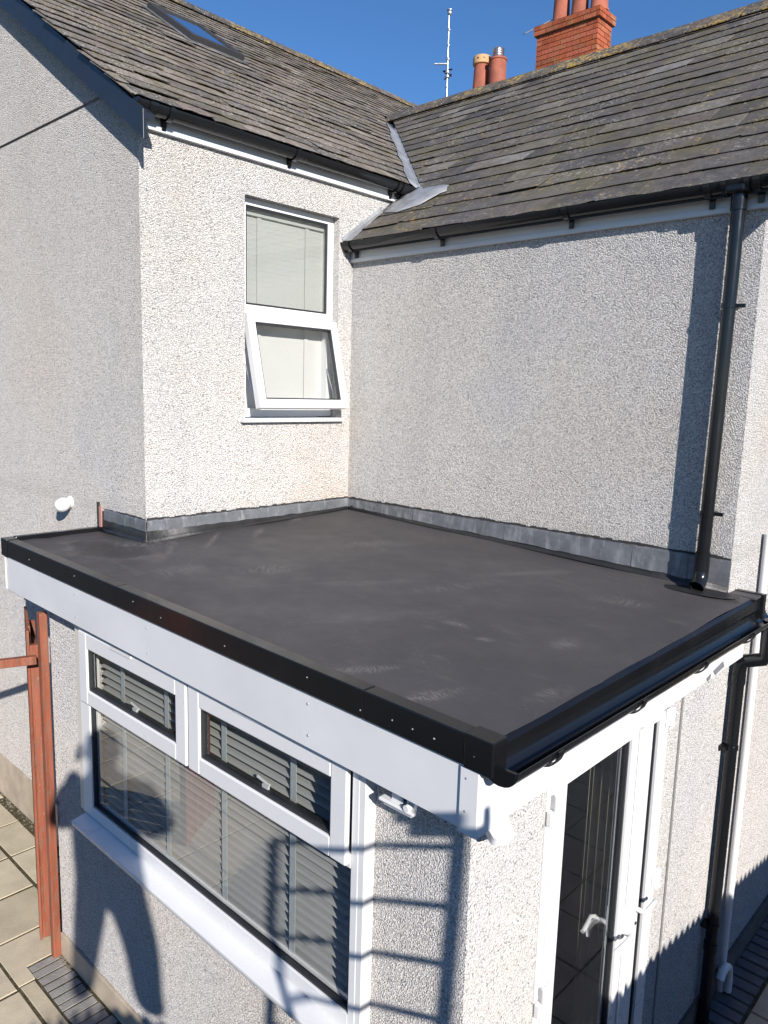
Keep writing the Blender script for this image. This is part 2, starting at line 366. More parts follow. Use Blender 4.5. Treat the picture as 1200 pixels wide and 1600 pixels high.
# ================================================================== ground
g = MB(); g.add([(-90, -90, GZ-.012), (90, -90, GZ-.012), (90, 90, GZ-.012), (-90, 90, GZ-.012)], [(0, 1, 2, 3)])
tag(g.build('ground', CONC), kind='structure')
pb = MB(); pb.box(-6.2, -.02, -6.6, -1.765, GZ-.010, GZ-.001)
pb.box(-.02, 2.94, -6.6, -2.28, GZ-.010, GZ-.001)
patio = tag(pb.build('patio', MOSS), kind='structure')
def slab(x0, x1, y0, y1, mat=SLAB, name='paving_slab', parent=patio, j=.011, h=.0, poly=None):
    p = poly or [(x0+j, y0+j), (x1-j, y0+j), (x1-j, y1-j), (x0+j, y1-j)]
    p = [(x+random.uniform(-.002, .002), y+random.uniform(-.002, .002)) for x, y in p]
    zt = GZ+.006+h+random.uniform(-.002, .002); tx, ty = random.uniform(-.004, .004), random.uniform(-.004, .004)
    cx, cy = sum(q[0] for q in p)/len(p), sum(q[1] for q in p)/len(p)
    n = len(p); m = MB()
    ins = [(x+.003*(1 if x < cx else -1), y+.003*(1 if y < cy else -1)) for x, y in p]
    top = [(x, y, zt+tx*(x-cx)+ty*(y-cy)) for x, y in ins]
    mid = [(x, y, zt-.003+tx*(x-cx)+ty*(y-cy)) for x, y in p]; bot = [(x, y, GZ-.03) for x, y in p]
    fs = [tuple(range(n))]+[(n+i, n+(i+1) % n, (i+1) % n, i) for i in range(n)]+[(2*n+i, 2*n+(i+1) % n, n+(i+1) % n, n+i) for i in range(n)]
    m.add(top+mid+bot, fs); return m.build(name, mat, parent, loc=(cx, cy, GZ))
xs = [-.615-.4755*k for k in range(9)]
ys = [-2.125-.49*k for k in range(6)]
for i, x in enumerate(xs[:8]):
    slab(x-.4755, x, -2.125, -1.86 if i < 4 else -1.80)
    for y in ys[:5]:
        slab(x-.4755, x, y-.49, y)
slab(0, 0, 0, 0, poly=[(-.608, -2.608), (-.168, -2.608), (-.168, -2.512), (-.306, -2.512), (-.306, -2.132), (-.608, -2.132)])
for k in range(6):
    x = -.615+.4755*k
    for y in ys[1:5]: slab(x, x+.4755, y-.49, y)
x = -.16
while x < 2.9:
    slab(x, min(x+.60, 2.94), -2.615, -2.508); x += .60
x = -.295; k = 0
while x < 2.9:
    w = random.uniform(.066, .078)
    slab(x, x+w, -2.508, -2.305+random.uniform(-.012, .006), GREYB, 'paving_brick', j=.005, h=-.004); x += w; k += 1
gr = MB()
for k in range(60):
    px, py = random.uniform(-.30, -.10), random.uniform(-2.33, -2.285)
    r = random.uniform(.004, .010); gr.lathe((px, py, GZ-.002), [(r*.4, 0), (r, r*.5), (r*.7, r), (r*.2, r*1.2)], 5)
for k in range(420):
    px = random.uniform(-3.6, -.4); py = -1.775-abs(random.gauss(0, .045))
    r = random.uniform(.003, .012); gr.lathe((px, py, GZ-.002), [(r*.4, 0), (r, r*.4), (r*.7, r*.8), (r*.2, r)], 5)
tag(gr.build('gravel', DIRT), kind='stuff')
# side path of dark bricks by the end wall, buff flags beyond
sp = MB(); sp.box(2.955, 9.5, -9.0, 6.0, GZ-.010, GZ-.006)
path = tag(sp.build('side_path', MOSS), kind='structure')
y = -2.25
while y < 3.2:
    w = random.uniform(.093, .101)
    slab(2.965, 3.168, y, y+w, DARKB, 'paving_brick', path, j=.007); y += w+.004
for i in range(4):
    for k in range(13):
        slab(3.178+.45*i, 3.178+.45*(i+1), -2.7+.45*k, -2.25+.45*k, BUFF, 'paving_flag', path, j=.006)

# ================================================================== house
house = thing('house', 'pebbledashed house with grey slate roofs meeting at a valley', 'house', (-2, 2.5, GZ))
P_x = lambda u, v, c: (c, u, v)      # u = y, v = z, c = x
P_y = lambda u, v, c: (u, c, v)      # u = x, v = z, c = y
# window wall (x = 0)
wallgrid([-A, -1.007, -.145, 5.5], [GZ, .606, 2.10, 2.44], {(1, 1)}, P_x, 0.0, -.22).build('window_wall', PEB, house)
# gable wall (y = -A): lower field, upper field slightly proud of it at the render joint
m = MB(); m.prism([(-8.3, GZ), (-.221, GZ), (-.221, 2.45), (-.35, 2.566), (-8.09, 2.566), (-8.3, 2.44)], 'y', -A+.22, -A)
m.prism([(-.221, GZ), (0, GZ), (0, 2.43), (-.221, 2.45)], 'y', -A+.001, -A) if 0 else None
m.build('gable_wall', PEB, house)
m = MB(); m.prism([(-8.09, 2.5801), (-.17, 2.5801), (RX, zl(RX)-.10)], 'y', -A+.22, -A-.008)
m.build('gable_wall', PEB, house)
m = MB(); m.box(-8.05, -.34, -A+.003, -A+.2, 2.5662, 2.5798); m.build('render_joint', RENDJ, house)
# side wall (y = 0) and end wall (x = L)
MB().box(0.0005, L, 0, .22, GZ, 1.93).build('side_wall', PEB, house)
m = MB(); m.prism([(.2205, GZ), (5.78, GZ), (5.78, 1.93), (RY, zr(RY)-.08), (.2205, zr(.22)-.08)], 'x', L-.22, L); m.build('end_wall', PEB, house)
m = MB(); m.prism([(-8.3, GZ), (-.45, GZ), (-.45, GZ+.36), (-8.3, GZ+.40)], 'y', -A-.001, -A-.022); m.build('plinth', PLINTH, house)
m = MB(); m.box(L+.001, L+.02, .30, 5.7, GZ, GZ+.155); m.build('plinth', plain('dark_plinth', (.10, .09, .08), .85, .3, 8, .004), house)
# rainwater shadows gap: narrow lead drip under the render (top of flashings) belongs to the extension

# ---- roofs
def roofdeck(pts, name):
    m = MB(); n = len(pts); vs = [Vector(p) for p in pts]+[Vector(p)-Vector((0, 0, .06)) for p in pts]
    m.add(vs, [tuple(range(n)), tuple(range(2*n-1, n-1, -1))]+[(i, (i+1) % n, n+(i+1) % n, n+i) for i in range(n)])
    return m.build(name, FELT, house)
vy = lambda x: (zl(x)-PR[1])/PR[0]                   # valley: y at x
dz = .018
xvt = (PL[1]-RZ2)/-PL[0]                             # x where wing ridge meets main slope
roofL = roofdeck([(.07, -A-.055, zl(.07)-dz), (.07, vy(.07), zl(.07)-dz), (xvt, RY, zl(xvt)-dz), (xvt, 9, zl(xvt)-dz), (RX, 9, RZ-dz), (RX, -A-.055, RZ-dz)], 'roof')
roofR = roofdeck([(.005, -.09, zr(-.09)-dz), (L+.10, -.09, zr(-.09)-dz), (L+.10, RY, RZ2-dz), (xvt, RY, RZ2-dz), (.005, vy(.005), zr(vy(.005))-dz)], 'roof')
roofdeck([(RX, -A-.10, RZ-dz), (RX, 9, RZ-dz), (-8.5, 9, RZ-.655*4.32), (-8.5, -A-.10, RZ-.655*4.32)], 'rear_roof_slope')
roofdeck([(xvt, RY+.001, RZ2-dz), (L+.10, RY+.001, RZ2-dz), (L+.10, 5.95, RZ2-.71*3.06), (xvt+.0, 5.95, RZ2-.71*3.06)], 'rear_roof_slope')

def camarea(pts):
    R, U, F = Vector(cr), Vector(cu), Vector(cf); q = []
    for p in pts:
        d = Vector(p)-CAM; z = d.dot(F)
        if z < .1: return 0
        q.append((600+1192*d.dot(R)/z, 800-1192*d.dot(U)/z))
    cx = sum(a for a, b in q)/len(q); cy = sum(b for a, b in q)/len(q)
    if not (-10 < cx < 1210 and -10 < cy < 1610): return 0
    return abs(sum(q[i][0]*q[(i+1) % len(q)][1]-q[(i+1) % len(q)][0]*q[i][1] for i in range(len(q)))/2)

SLATES = []
def slates(roof, mat, O, u, v, u0, u1, gauge, rows, wid, clips, rough, vstart=0.0):
    """courses of single slates; u along the eave, v up the slope"""
    O, u, v = Vector(O), Vector(u).normalized(), Vector(v).normalized(); n = u.cross(v)
    if n.z < 0: n = -n
    for r in range(rows):
        x = u0-random.uniform(0, .3)+(r % 2)*wid*.5-wid
        sag = 0
        while x < u1:
            w = wid*random.uniform(.74, 1.2)
            x0, x1 = x+.002+random.uniform(0, .003), x+w-.002-random.uniform(0, .002); x += w
            if x1 < u0+.02: continue
            x0, x1 = max(x0, u0-random.uniform(0, .012)), min(x1, u1+random.uniform(0, .012))
            if x1-x0 < .03: continue
            ln = gauge*1.9; dv = random.gauss(0, .004*rough); skew = random.gauss(0, .006*rough)
            lift = .010+abs(random.gauss(0, .0032*rough)); th = .0055
            if random.random() < .03*rough: dv += random.uniform(-.03, .0); lift += .006*rough
            v0 = vstart+r*gauge+dv; v1 = vstart+r*gauge+ln
            k = 5; tail = []
            for i in range(k):
                t = i/(k-1); jag = random.uniform(-.004, .004)*rough
                if i in (0, k-1) and random.random() < .22*rough: jag += random.uniform(.006, .022)
                tail.append((x0+(x1-x0)*t, v0+jag+skew*(t-.5)))
            lt = [lift+random.uniform(-.002, .002)*rough for _ in range(k)]
            top = [O+u*a+v*b+n*(l+th) for (a, b), l in zip(tail, lt)]+[O+u*x1+v*v1+n*(th-.006), O+u*x0+v*v1+n*(th-.006)]
            bot = [O+u*a+v*(b+.003)+n*l for (a, b), l in zip(tail, lt)]+[O+u*x1+v*v1-n*.006, O+u*x0+v*v1-n*.006]
            nn = len(top); fs = [tuple(range(nn)), tuple(range(2*nn-1, nn-1, -1))]+[(i, (i+1) % nn, nn+(i+1) % nn, nn+i) for i in range(nn)]
            verts = top+bot
            need = False; out = False
            for cp, cn, gate in clips:
                dd = [(p-Vector(cp)).dot(Vector(cn)) for p in top]
                if gate and not gate(sum(top, Vector())/nn): continue
                if max(dd) <= 0: out = True
                elif min(dd) < 0: need = True
            if out: continue
            if need:
                bm = bmesh.new(); bv = [bm.verts.new(p) for p in verts]
                for f in fs: bm.faces.new([bv[i] for i in f])
                for cp, cn, gate in clips:
                    if gate and not gate(sum(top, Vector())/nn): continue
                    r_ = bmesh.ops.bisect_plane(bm, geom=bm.verts[:]+bm.edges[:]+bm.faces[:], plane_co=cp, plane_no=cn, clear_inner=True)
                    ed = [e for e in r_['geom_cut'] if isinstance(e, bmesh.types.BMEdge)]
                    if ed: bmesh.ops.edgeloop_fill(bm, edges=ed)
                if not bm.verts: bm.free(); continue
                bm.verts.index_update(); verts = [vv.co.copy() for vv in bm.verts]; fs = [tuple(vv.index for vv in f.verts) for f in bm.faces]; bm.free()
            lo = O+v*v0; vis = [O+u*x0+v*v0, O+u*x1+v*v0, O+u*x1+v*(v0+gauge), O+u*x0+v*(v0+gauge)]
            SLATES.append((camarea(vis), roof, mat, verts, fs))
vu = Vector((0, 1, 0)); vv_ = Vector((-1, 0, .655)).normalized()
vd = Vector((-1, -PL[0]/PR[0]*1.0, 0)).normalized()               # valley plan direction
vdir = Vector((-1, .655/.71, 0)).normalized(); vn = Vector((vdir.y, -vdir.x, 0))
if vn.x > 0: vn = -vn                                             # points to the main-roof side (-x,-y)
vp = Vector((0, vy(0), 0))
inL = lambda c: c.x > xvt-.05
slates(roofL, SLL, (.095, 0, zl(.095)), vu, vv_, -A-.092, 7.0, .185, 27, .29, [(vp+vn*.075, vn, inL)], 1.25)
ru = Vector((1, 0, 0)); rv = Vector((0, 1, .71)).normalized()
slates(roofR, SLR, (0, -.115, zr(-.115)), ru, rv, -2.45, L+.12, .205, 18, .31, [(vp-vn*.02, -vn, lambda c: c.y > .60), (Vector((.05, 0, 0)), Vector((1, 0, 0)), lambda c: c.y < .66)], .8)
SLATES.sort(key=lambda s: -s[0])
for a, roof, mat, vs, fs in SLATES[:290]:
    c = sum(vs, Vector())/len(vs); m = MB(); m.add(vs, fs); m.build('slate', mat, roof, loc=c)
for roof, mat in ((roofL, SLL), (roofR, SLR)):
    m = MB()
    for a, rf, mt, vs, fs in SLATES[290:]:
        if rf is roof: m.add(vs, fs)
    tag(m.build('slates', mat, roof), kind='stuff')
# ridge tiles (angular) with mortar joints
def ridge(roof, ax, a0, a1, c, z, slope, step=.45):
    a = a0
    while a < a1:
        b = a+step; w = .17; t = .016; h = random.uniform(.0, .008)
        s_ = slope*.92
        prof = [(c-w, z-w*s_+.028+h), (c-.025, z+.045+h), (c+.025, z+.045+h), (c+w, z-w*s_+.028+h), (c+w, z-w*s_+.028-t+h), (c, z+.025+h), (c-w, z-w*s_+.028-t+h)]
        MB().prism(prof, ax, a+.004, b-.004).build('ridge_tile', RDG, roof, bevel=.008); a = b
    m = MB(); w = .15
    m.prism([(c-w, z-w*slope+.006), (c, z+.03), (c+w, z-w*slope+.006), (c, z-.06)], ax, a0+.01, a1-.01); m.build('ridge_mortar', MORTAR, roof)
ridge(roofL, 'y', -A-.13, 7.0, RX, RZ+.01, .655); ridge(roofR, 'x', xvt+.02, L+.13, RY, RZ2+.01, .71)
# valley lead, abutment lead, apron
m = MB(); n_ = 14; p0 = Vector((.15, vy(.15), 0)); p1 = Vector((xvt+.42, vy(xvt+.42), 0))
for i in range(n_+1):
    t = i/n_; p = p0.lerp(p1, t); wv = .085+random.uniform(-.012, .01)
    e = p+vn*wv; f_ = p-vn*.09
    m.v += [(e.x, e.y, zl(e.x)+.022+random.uniform(0, .008)), (p.x, p.y, zl(p.x)+.004), (f_.x, f_.y, zr(f_.y)+.004)]
for i in range(n_): m.f += [(3*i, 3*i+1, 3*i+4, 3*i+3), (3*i+1, 3*i+2, 3*i+5, 3*i+4)]
m.build('valley_lead', LEADN, roofL, solid=.004, smooth=True)
m = MB(); ap = [(.10, .585), (.22, .555), (.36, .53), (.50, .505), (.53, .43), (.47, .315), (.37, .235), (.24, .20), (.11, .235), (.03, .30), (.03, .45)]
cen = Vector((.24, .40, zr(.40)+.034)); vs = [cen]
for i in range(22):
    j = i/2; a_, b_ = ap[int(j) % 11], ap[(int(j)+1) % 11]; t = j-int(j)
    x, y = a_[0]*(1-t)+b_[0]*t, a_[1]*(1-t)+b_[1]*t
    x += random.uniform(-.02, .02); y += random.uniform(-.016, .016); vs.append((x, y, zr(y)+.026+random.uniform(0, .008)))
for i in range(22): vs.append(Vector(vs[1+i]).lerp(cen, .5)+Vector((0, 0, random.uniform(-.010, .012))))
fs = []
for i in range(22):
    k = (i+1) % 22; fs += [(1+i, 1+k, 23+k, 23+i), (23+i, 23+k, 0)]
m.add(vs, fs); m.build('lead_apron', LEADN, roofR, solid=.004, smooth=True)
m = MB(); y0, y1 = -.115, .30
m.add([(.002, y0, zr(y0)+.05), (.002, y1, zr(y1)+.05), (.006, y1, zr(y1)+.022), (.006, y0, zr(y0)+.022), (.058, y1-.02, zr(y1)+.016), (.085, y0, zr(y0)+.018)], [(0, 1, 2, 3), (3, 2, 4, 5)])
m.build('abutment_lead', LEADN, roofR, solid=.004)
# bargeboard, fascias, soffit strips
m = MB(); x0, x1 = .20, RX
b0 = [(x0, zl(x0)-.015), (x1, zl(x1)-.015), (x1, zl(x1)-.175), (x0, zl(x0)-.175)]
m.prism(b0, 'y', -A-.060, -A-.080); m.build('bargeboard', NAVY, house, bevel=.003)
m = MB(); m.prism([(x0-.01, zl(x0)-.03), (x1, zl(x1)-.03), (x1, zl(x1)-.06), (x0-.01, zl(x0)-.06)], 'y', -A-.0595, -A-.001); m.build('verge_soffit', NAVY, house)
MB().box(.002, .022, -A+.02, .42, 2.318, 2.47).build('fascia_board', FASC, house)
MB().box(.0225, .032, -A+.02, .42, 2.318, 2.352).build('fascia_bead', FASC, house, bevel=.002)
MB().box(.0225, .045, .425, .52, 2.322, 2.335).build('fascia_end_cap', FASC, house)
m = MB(); m.box(.004, L+.10, -.022, -.002, 1.797, 1.945); m.build('fascia_board', FASC, house, bevel=.002)
m = MB(); m.box(.004, L+.10, -.030, -.0225, 1.797, 1.822); m.build('fascia_bead', FASC, house)
# verge bargeboard on the wing end
m = MB(); m.prism([(-.10, zr(-.10)-.02), (RY, zr(RY)-.02), (RY, zr(RY)-.18), (-.10, zr(-.10)-.18)], 'x', L+.075, L+.095); m.build('bargeboard', FASC, house)

# ---- rooflight in the main slope
def onL(x, y, h): n = Vector((.655, 0, 1)).normalized(); return Vector((x, y, zl(x)))+n*h
def rl_ring(x0, x1, y0, y1, w, h0, h1):
    m = MB()
    for a, b, c, d in ((x0, x1, y0, y0+w), (x0, x1, y1-w, y1), (x0, x0+w*.8, y0+w, y1-w), (x1-w*.8, x1, y0+w, y1-w)):
        vs = [onL(x, y, h) for h in (h0, h1) for y in (c, d) for x in (a, b)]
        m.add(vs, [(0, 2, 3, 1), (4, 5, 7, 6), (0, 1, 5, 4), (2, 6, 7, 3), (0, 4, 6, 2), (1, 3, 7, 5)])
    return m
DGREY = plain('grey_frame', (.035, .035, .037), .6, .1, 8)
rl = rl_ring(-2.90, -2.16, -.01, .58, .06, -.01, .075).build('skylight', DGREY, house, bevel=.004)
rl_ring(-2.94, -2.12, -.05, .62, .038, .018, .026).build('flashing', LEAD, rl)
m = MB(); m.add([onL(-2.86, .04, .062), onL(-2.20, .04, .062), onL(-2.20, .53, .062), onL(-2.86, .53, .062)], [(0, 1, 2, 3)])
m.build('pane', glass_mat('rooflight_glass', (.25, .27, .3), 2.0), rl)

# ---- first floor window with its lower sash pushed open
win = wallgrid([-1.006, -.953, -.200, -.146], [.642, .70, 1.325, 1.405, 2.055, 2.098], {(1, 1), (1, 3)}, P_x, -.062, -.125).build('window', UPVC, house, bevel=.003)
tag(win, 'white window with open lower sash')
MB().box(-.09, .042, -1.05, -.10, .606, .634).build('sill', UPVC, win, bevel=.004)
MB().box(-.064, -.055, -.70, -.33, 1.352, 1.366).build('trickle_vent', UPVC, win, bevel=.002)
ring(-.953, -.200, 1.405, 2.055, .014, P_x, -.070, -.085).build('bead', GASKET, win)
m = MB(); m.box(-.082, -.078, -.939, -.214, 1.419, 2.041); m.build('pane', GLASS, win)
th = radians(13.5); H = Vector((-.052, 0, 1.335))
def sashpt(u, v, c):                                  # u = y, v = height below hinge (negative), c = outward
    return (H.x+c*cos(th)-v*sin(th)*1.0, u, H.z+v*cos(th)+c*sin(th))
sash = ring(-.992, -.160, -.655, 0, .062, sashpt, .0, .055).build('sash', UPVC, win, bevel=.004)
gk = ring(-.930, -.222, -.593, -.062, .010, sashpt, .015, .045); gk.build('gasket', GASKET, win)
m = MB(); m.add([sashpt(-.925, -.588, .03), sashpt(-.227, -.588, .03), sashpt(-.227, -.067, .03), sashpt(-.925, -.067, .03)], [(0, 1, 2, 3)]); m.build('pane', GLASS, win)
m = MB(); m.tube([(-.06, -.955, 1.0), (.03, -.955, .80)], .006, 6); m.tube([(-.06, -.197, 1.0), (.03, -.197, .80)], .006, 6); m.build('stay', STEEL, win)
# room behind it
MB().box(-2.6, -2.5, -1.75, .4, .0, 2.3).build('room_wall', ROOM, house); MB().box(-2.5, -.23, -1.75, .4, -.1, 0).build('room_floor', ROOMF, house)
bl = thing('window_blind', 'closed cream slatted blind behind the upstairs window', 'blind', (-.125, -.57, .7))
MB().box(-.155, -.105, -.985, -.150, 2.005, 2.075).build('headrail', BLINDC, bl)
z = 2.0
while z > .68:
    m = MB(); m.obox((-.125, -.570, z), (0, 1, 0), (.03, 0, -1), (1, 0, .03), .412, .0167, .0008); m.build('slat', BLINDC, bl); z -= .0335
for y in (-.80, -.36): MB().box(-.1155, -.1145, y-.018, y+.018, .69, 2.02).build('tape', BLINDC, bl)

# ================================================================== gutters and pipes
def half_round(c, h, r=.056, t=.004, up=1):
    o = [(c+r*cos(a), h+r*sin(a)) for a in [pi+pi*i/12 for i in range(13)]]
    i_ = [(c+(r-t)*cos(a), h+(r-t)*sin(a)) for a in [2*pi-pi*i/12 for i in range(13)]]
    return o+i_
def bracket(ax, c, h, back, a, parent, r=.060):
    m = MB(); prof = [(c+r*cos(t), h+r*sin(t)) for t in [pi+pi*i/12 for i in range(13)]]+[(c+(r+.006)*cos(t), h+(r+.006)*sin(t)) for t in [2*pi-pi*i/12 for i in range(13)]]
    m.prism(prof, ax, a-.016, a+.016)
    s_ = 1 if back > c else -1
    p = [(back-.001*s_, h+.0), (back-.001*s_, h-.10), (back-.010*s_, h-.105), (c+s_*.035, h-.058), (c+s_*.059, h-.01)]
    m.prism(p, ax, a-.014, a+.014); return m.build('bracket', BLACK, parent)
def union(ax, c, h, a, parent, w=.05, r=.0605):
    prof = [(c+r*cos(t), h+r*sin(t)) for t in [pi+pi*i/12 for i in range(13)]]+[(c+(r+.005)*cos(t), h+(r+.005)*sin(t)) for t in [2*pi-pi*i/12 for i in range(13)]]
    return MB().prism(prof, ax, a-w/2, a+w/2).build('union', BLACK, parent)
def stop(ax, c, h, a, parent):
    prof = [(c+.0585*cos(t), h+.0585*sin(t)+.004) for t in [pi+pi*i/12 for i in range(13)]]
    return MB().prism(prof, ax, a-.006, a+.006).build('stop_end', BLACK, parent)
gl = thing('rain_gutter', 'black half-round gutter under the main roof above the small window', 'gutter', (.08, -.7, 2.4))
MB().prism(half_round(.082, 2.432), 'y', -A-.06, .60).build('trough', BLACK, gl, smooth=True)
for a in (-1.62, -.66, .36): bracket('y', .082, 2.432, .0225, a, gl)
union('y', .082, 2.432, -1.74, gl); stop('y', .082, 2.432, -A-.068, gl); union('y', .082, 2.432, .43, gl, .06); stop('y', .082, 2.432, .606, gl)
gr_ = thing('rain_gutter', 'long black gutter along the slate wing above the blank wall', 'gutter', (1.5, -.085, 1.9))
MB().prism(half_round(-.080, 1.925), 'x', .012, L+.16).build('trough', BLACK, gr_, smooth=True)
for a in (.075, .90, 1.875, 2.69, 2.93): bracket('x', -.080, 1.925, -.0305, a, gr_)
stop('x', -.080, 1.925, .008, gr_)
for a in (2.775, 2.885, 3.0): union('x', -.080, 1.925, a, gr_, .025)
MB().box(2.785, 2.880, -.142, -.026, 1.868, 1.905).build('outlet', BLACK, gr_, bevel=.01)
dp = thing('downpipe', 'black downpipe on the blank wall ending in an open shoe above the flat roof', 'downpipe', (2.83, -.09, -.2))
MB().tube([(2.836, -.071, 1.88), (2.836, -.071, 1.5), (2.829, -.071, .7), (2.822, -.071, .02)], .034, 20).build('pipe', BLACK, dp, smooth=True)
MB().tube([(2.836, -.071, 1.875), (2.836, -.071, 1.79)], .040, 20).build('socket', BLACK, dp, smooth=True)
sh_ = MB(); pts = [Vector((2.822, -.071, .03)), Vector((2.822, -.071, -.07)), Vector((2.822, -.076, -.105)), Vector((2.823, -.096, -.135)), Vector((2.824, -.130, -.155))]
seg = 20; sh_.tube(pts, .0385, seg, caps=False); sh_.tube(pts, .034, seg, caps=False)
sh_.build('shoe', BLACK, dp, smooth=True)
for z, x in ((1.323, 2.834), (.243, 2.825)):
    m = MB(); m.tube([(x, -.071, z-.012), (x, -.071, z+.012)], .0385, 20); m.box(x+.02, x+.075, -.060, -.045, z-.010, z+.010); m.box(x-.03, x+.03, -.06, -.001, z-.009, z+.009)
    m.build('clip', BLACK, dp)

# ================================================================== chimneys, aerial, house behind
rear = thing('rear_house', 'house behind the ridge carrying the brick chimneys', 'house', (-1.5, 7.9, GZ))
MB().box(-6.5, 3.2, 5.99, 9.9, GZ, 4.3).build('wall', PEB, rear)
MB().prism([(5.9, 4.28), (7.95, 5.55), (10, 4.28), (10, 4.2), (7.95, 5.45), (5.9, 4.2)], 'x', -6.6, 3.3).build('roof', SLR, rear)
def chimney(x0, x1, y0, y1, z0, z1, label, pots, cap):
    t = thing('chimney_stack', label, 'chimney', ((x0+x1)/2, (y0+y1)/2, z0))
    MB().box(x0+.012, x1-.012, y0+.012, y1-.012, z0, z1).build('core', MORTAR, t)
    ch = .075; z = z1; r = 0
    def course(xa, xb, ya, yb, zc, r):
        for (s0, s1, fixed, ax) in ((xa, xb, ya, 'x'), (ya, yb, xb, 'y')):
            st = s0-(.1125 if r % 2 else 0)
            if ax == 'y': st = s0+(0 if r % 2 else -.1125)+.105
            while st < s1-.004:
                a, b = max(st, s0), min(st+.215, s1)
                if ax == 'y': a = max(a, s0+.102)
                if b-a > .02:
                    m = MB(); j = random.uniform(0, .003)
                    if ax == 'x': m.box(a, b, fixed-j, fixed+.1, zc, zc+.064)
                    else: m.box(fixed-.1, fixed+j, a, b, zc, zc+.064)
                    m.build('brick', BRICK, t, loc=((a+b)/2, y0, zc))
                st += .226
    n = 0
    while z-ch > z0+.0 and n < cap:
        z -= ch; course(x0, x1, y0, y1, z, r); r += 1; n += 1
    for k in range(2): course(x0-.04, x1+.04, y0-.04, y1+.04, z1+.004+k*ch, k)
    MB().box(x0-.027, x1+.027, y0-.027, y1+.027, z1+.001, z1+2*ch).build('oversail_core', MORTAR, t)
    fl = MB(); zt = z1+2*ch; fl.add([(x0-.035, y0-.035, zt), (x1+.035, y0-.035, zt), (x1+.035, y1+.035, zt), (x0-.035, y1+.035, zt), (x0+.1, y0+.1, zt+.07), (x1-.1, y0+.1, zt+.07), (x1-.1, y1-.1, zt+.07), (x0+.1, y1-.1, zt+.07)],
        [(0, 1, 5, 4), (1, 2, 6, 5), (2, 3, 7, 6), (3, 0, 4, 7), (4, 5, 6, 7)]); fl.build('flaunching', RDG, t)
    return t, zt
S_ = 7.3
# stack seen over the wing ridge
ck, zt = chimney(-3.25, -2.15, S_, S_+.44, 5.2, 6.655, 'red brick chimney stack with three terracotta pots', 3, 20)
POTP = [(.15, 0), (.15, .03), (.135, .05), (.122, .42), (.125, .46), (.145, .47), (.145, .53), (.13, .54), (.12, .70)]
for px in (-2.92, -2.585, -2.245): MB().lathe((px, S_+.17, zt-.005), POTP, 24).build('pot', POT, ck, smooth=True)
m = MB(); m.tube([(-3.05, S_+.12, zt+.10), (-3.42, S_-.1, zt-.08)], .010, 8); m.tube([(-3.42, S_-.1, zt-.08), (-3.47, S_-.1, zt-.09)], .007, 8); m.build('bracket_arm', STEEL, ck)
# hidden stack behind, only its two pots show
c2 = thing('chimney_stack', 'low chimney stack with two pots, one under a metal cowl', 'chimney', (-3.3, 6.35, 4.3))
MB().box(-3.9, -2.95, 6.03, 6.5, 4.2, 5.44).build('stack', BRICK, c2)
p1_ = [(.16, 0), (.16, .04), (.145, .06), (.122, .50), (.125, .53)]
MB().lathe((-3.56, 6.25, 5.43), [(.15, 0), (.150, .04), (.138, .1), (.116, .54)], 24).build('pot', POT, c2, smooth=True)
MB().lathe((-3.56, 6.25, 5.97), [(.118, 0), (.142, .015), (.145, .04), (.140, .11), (.135, .13), (.105, .135), (.105, .05)], 24).build('pot_rim', POTR, c2, smooth=True)
for k in range(9):
    a = 2*pi*k/9; m = MB(); m.lathe((-3.56+.1385*cos(a), 6.25+.1385*sin(a), 6.045), [(.016, 0), (.016, .004)], 8, (cos(a), sin(a), 0)); m.build('vent_hole', GASKET, c2)
MB().lathe((-3.25, 6.25, 5.43), [(.145, 0), (.142, .05), (.135, .10), (.130, .53), (.142, .54), (.142, .565), (.12, .57)], 24).build('pot', POT, c2, smooth=True)
prof = []
for k in range(5): prof += [(.075, k*.034), (.092, k*.034+.012), (.075, k*.034+.024)]
MB().lathe((-3.25, 6.25, 5.985), prof+[(.05, .18)], 18).build('cowl', STEEL, c2)
ae = thing('tv_aerial', 'thin grey aerial mast against the sky', 'aerial', (-4.045, 6.0, 4.4))
MB().tube([(-4.045, 6, 4.3), (-4.05, 6, 5.6), (-4.062, 6, 6.86)], [.021, .019, .015], 10).build('mast', STEEL, ae, smooth=True)
for z, r, h in ((6.80, .036, .06), (6.84, .045, .02), (6.55, .024, .05), (6.32, .026, .03), (6.12, .03, .05), (5.93, .034, .06), (5.86, .040, .05), (5.70, .026, .03)):
    MB().lathe((-4.052, 6, z), [(r*.7, -h/2), (r, -h/4), (r, h/4), (r*.7, h/2)], 12).build('collar', STEEL, ae)
MB().tube([(-4.05, 6, 6.05), (-4.20, 5.85, 6.04)], .014, 8).build('stub_arm', STEEL, ae)
m = MB(); m.tube([(-4.14, 6, 5.96), (-3.96, 6, 5.95)], .012, 8); m.tube([(-4.05, 5.93, 5.90), (-4.05, 6.1, 5.90)], .012, 8); m.tube([(-4.11, 6, 5.83), (-3.97, 6, 5.88)], .01, 8); m.build('clamp', BLACK, ae)

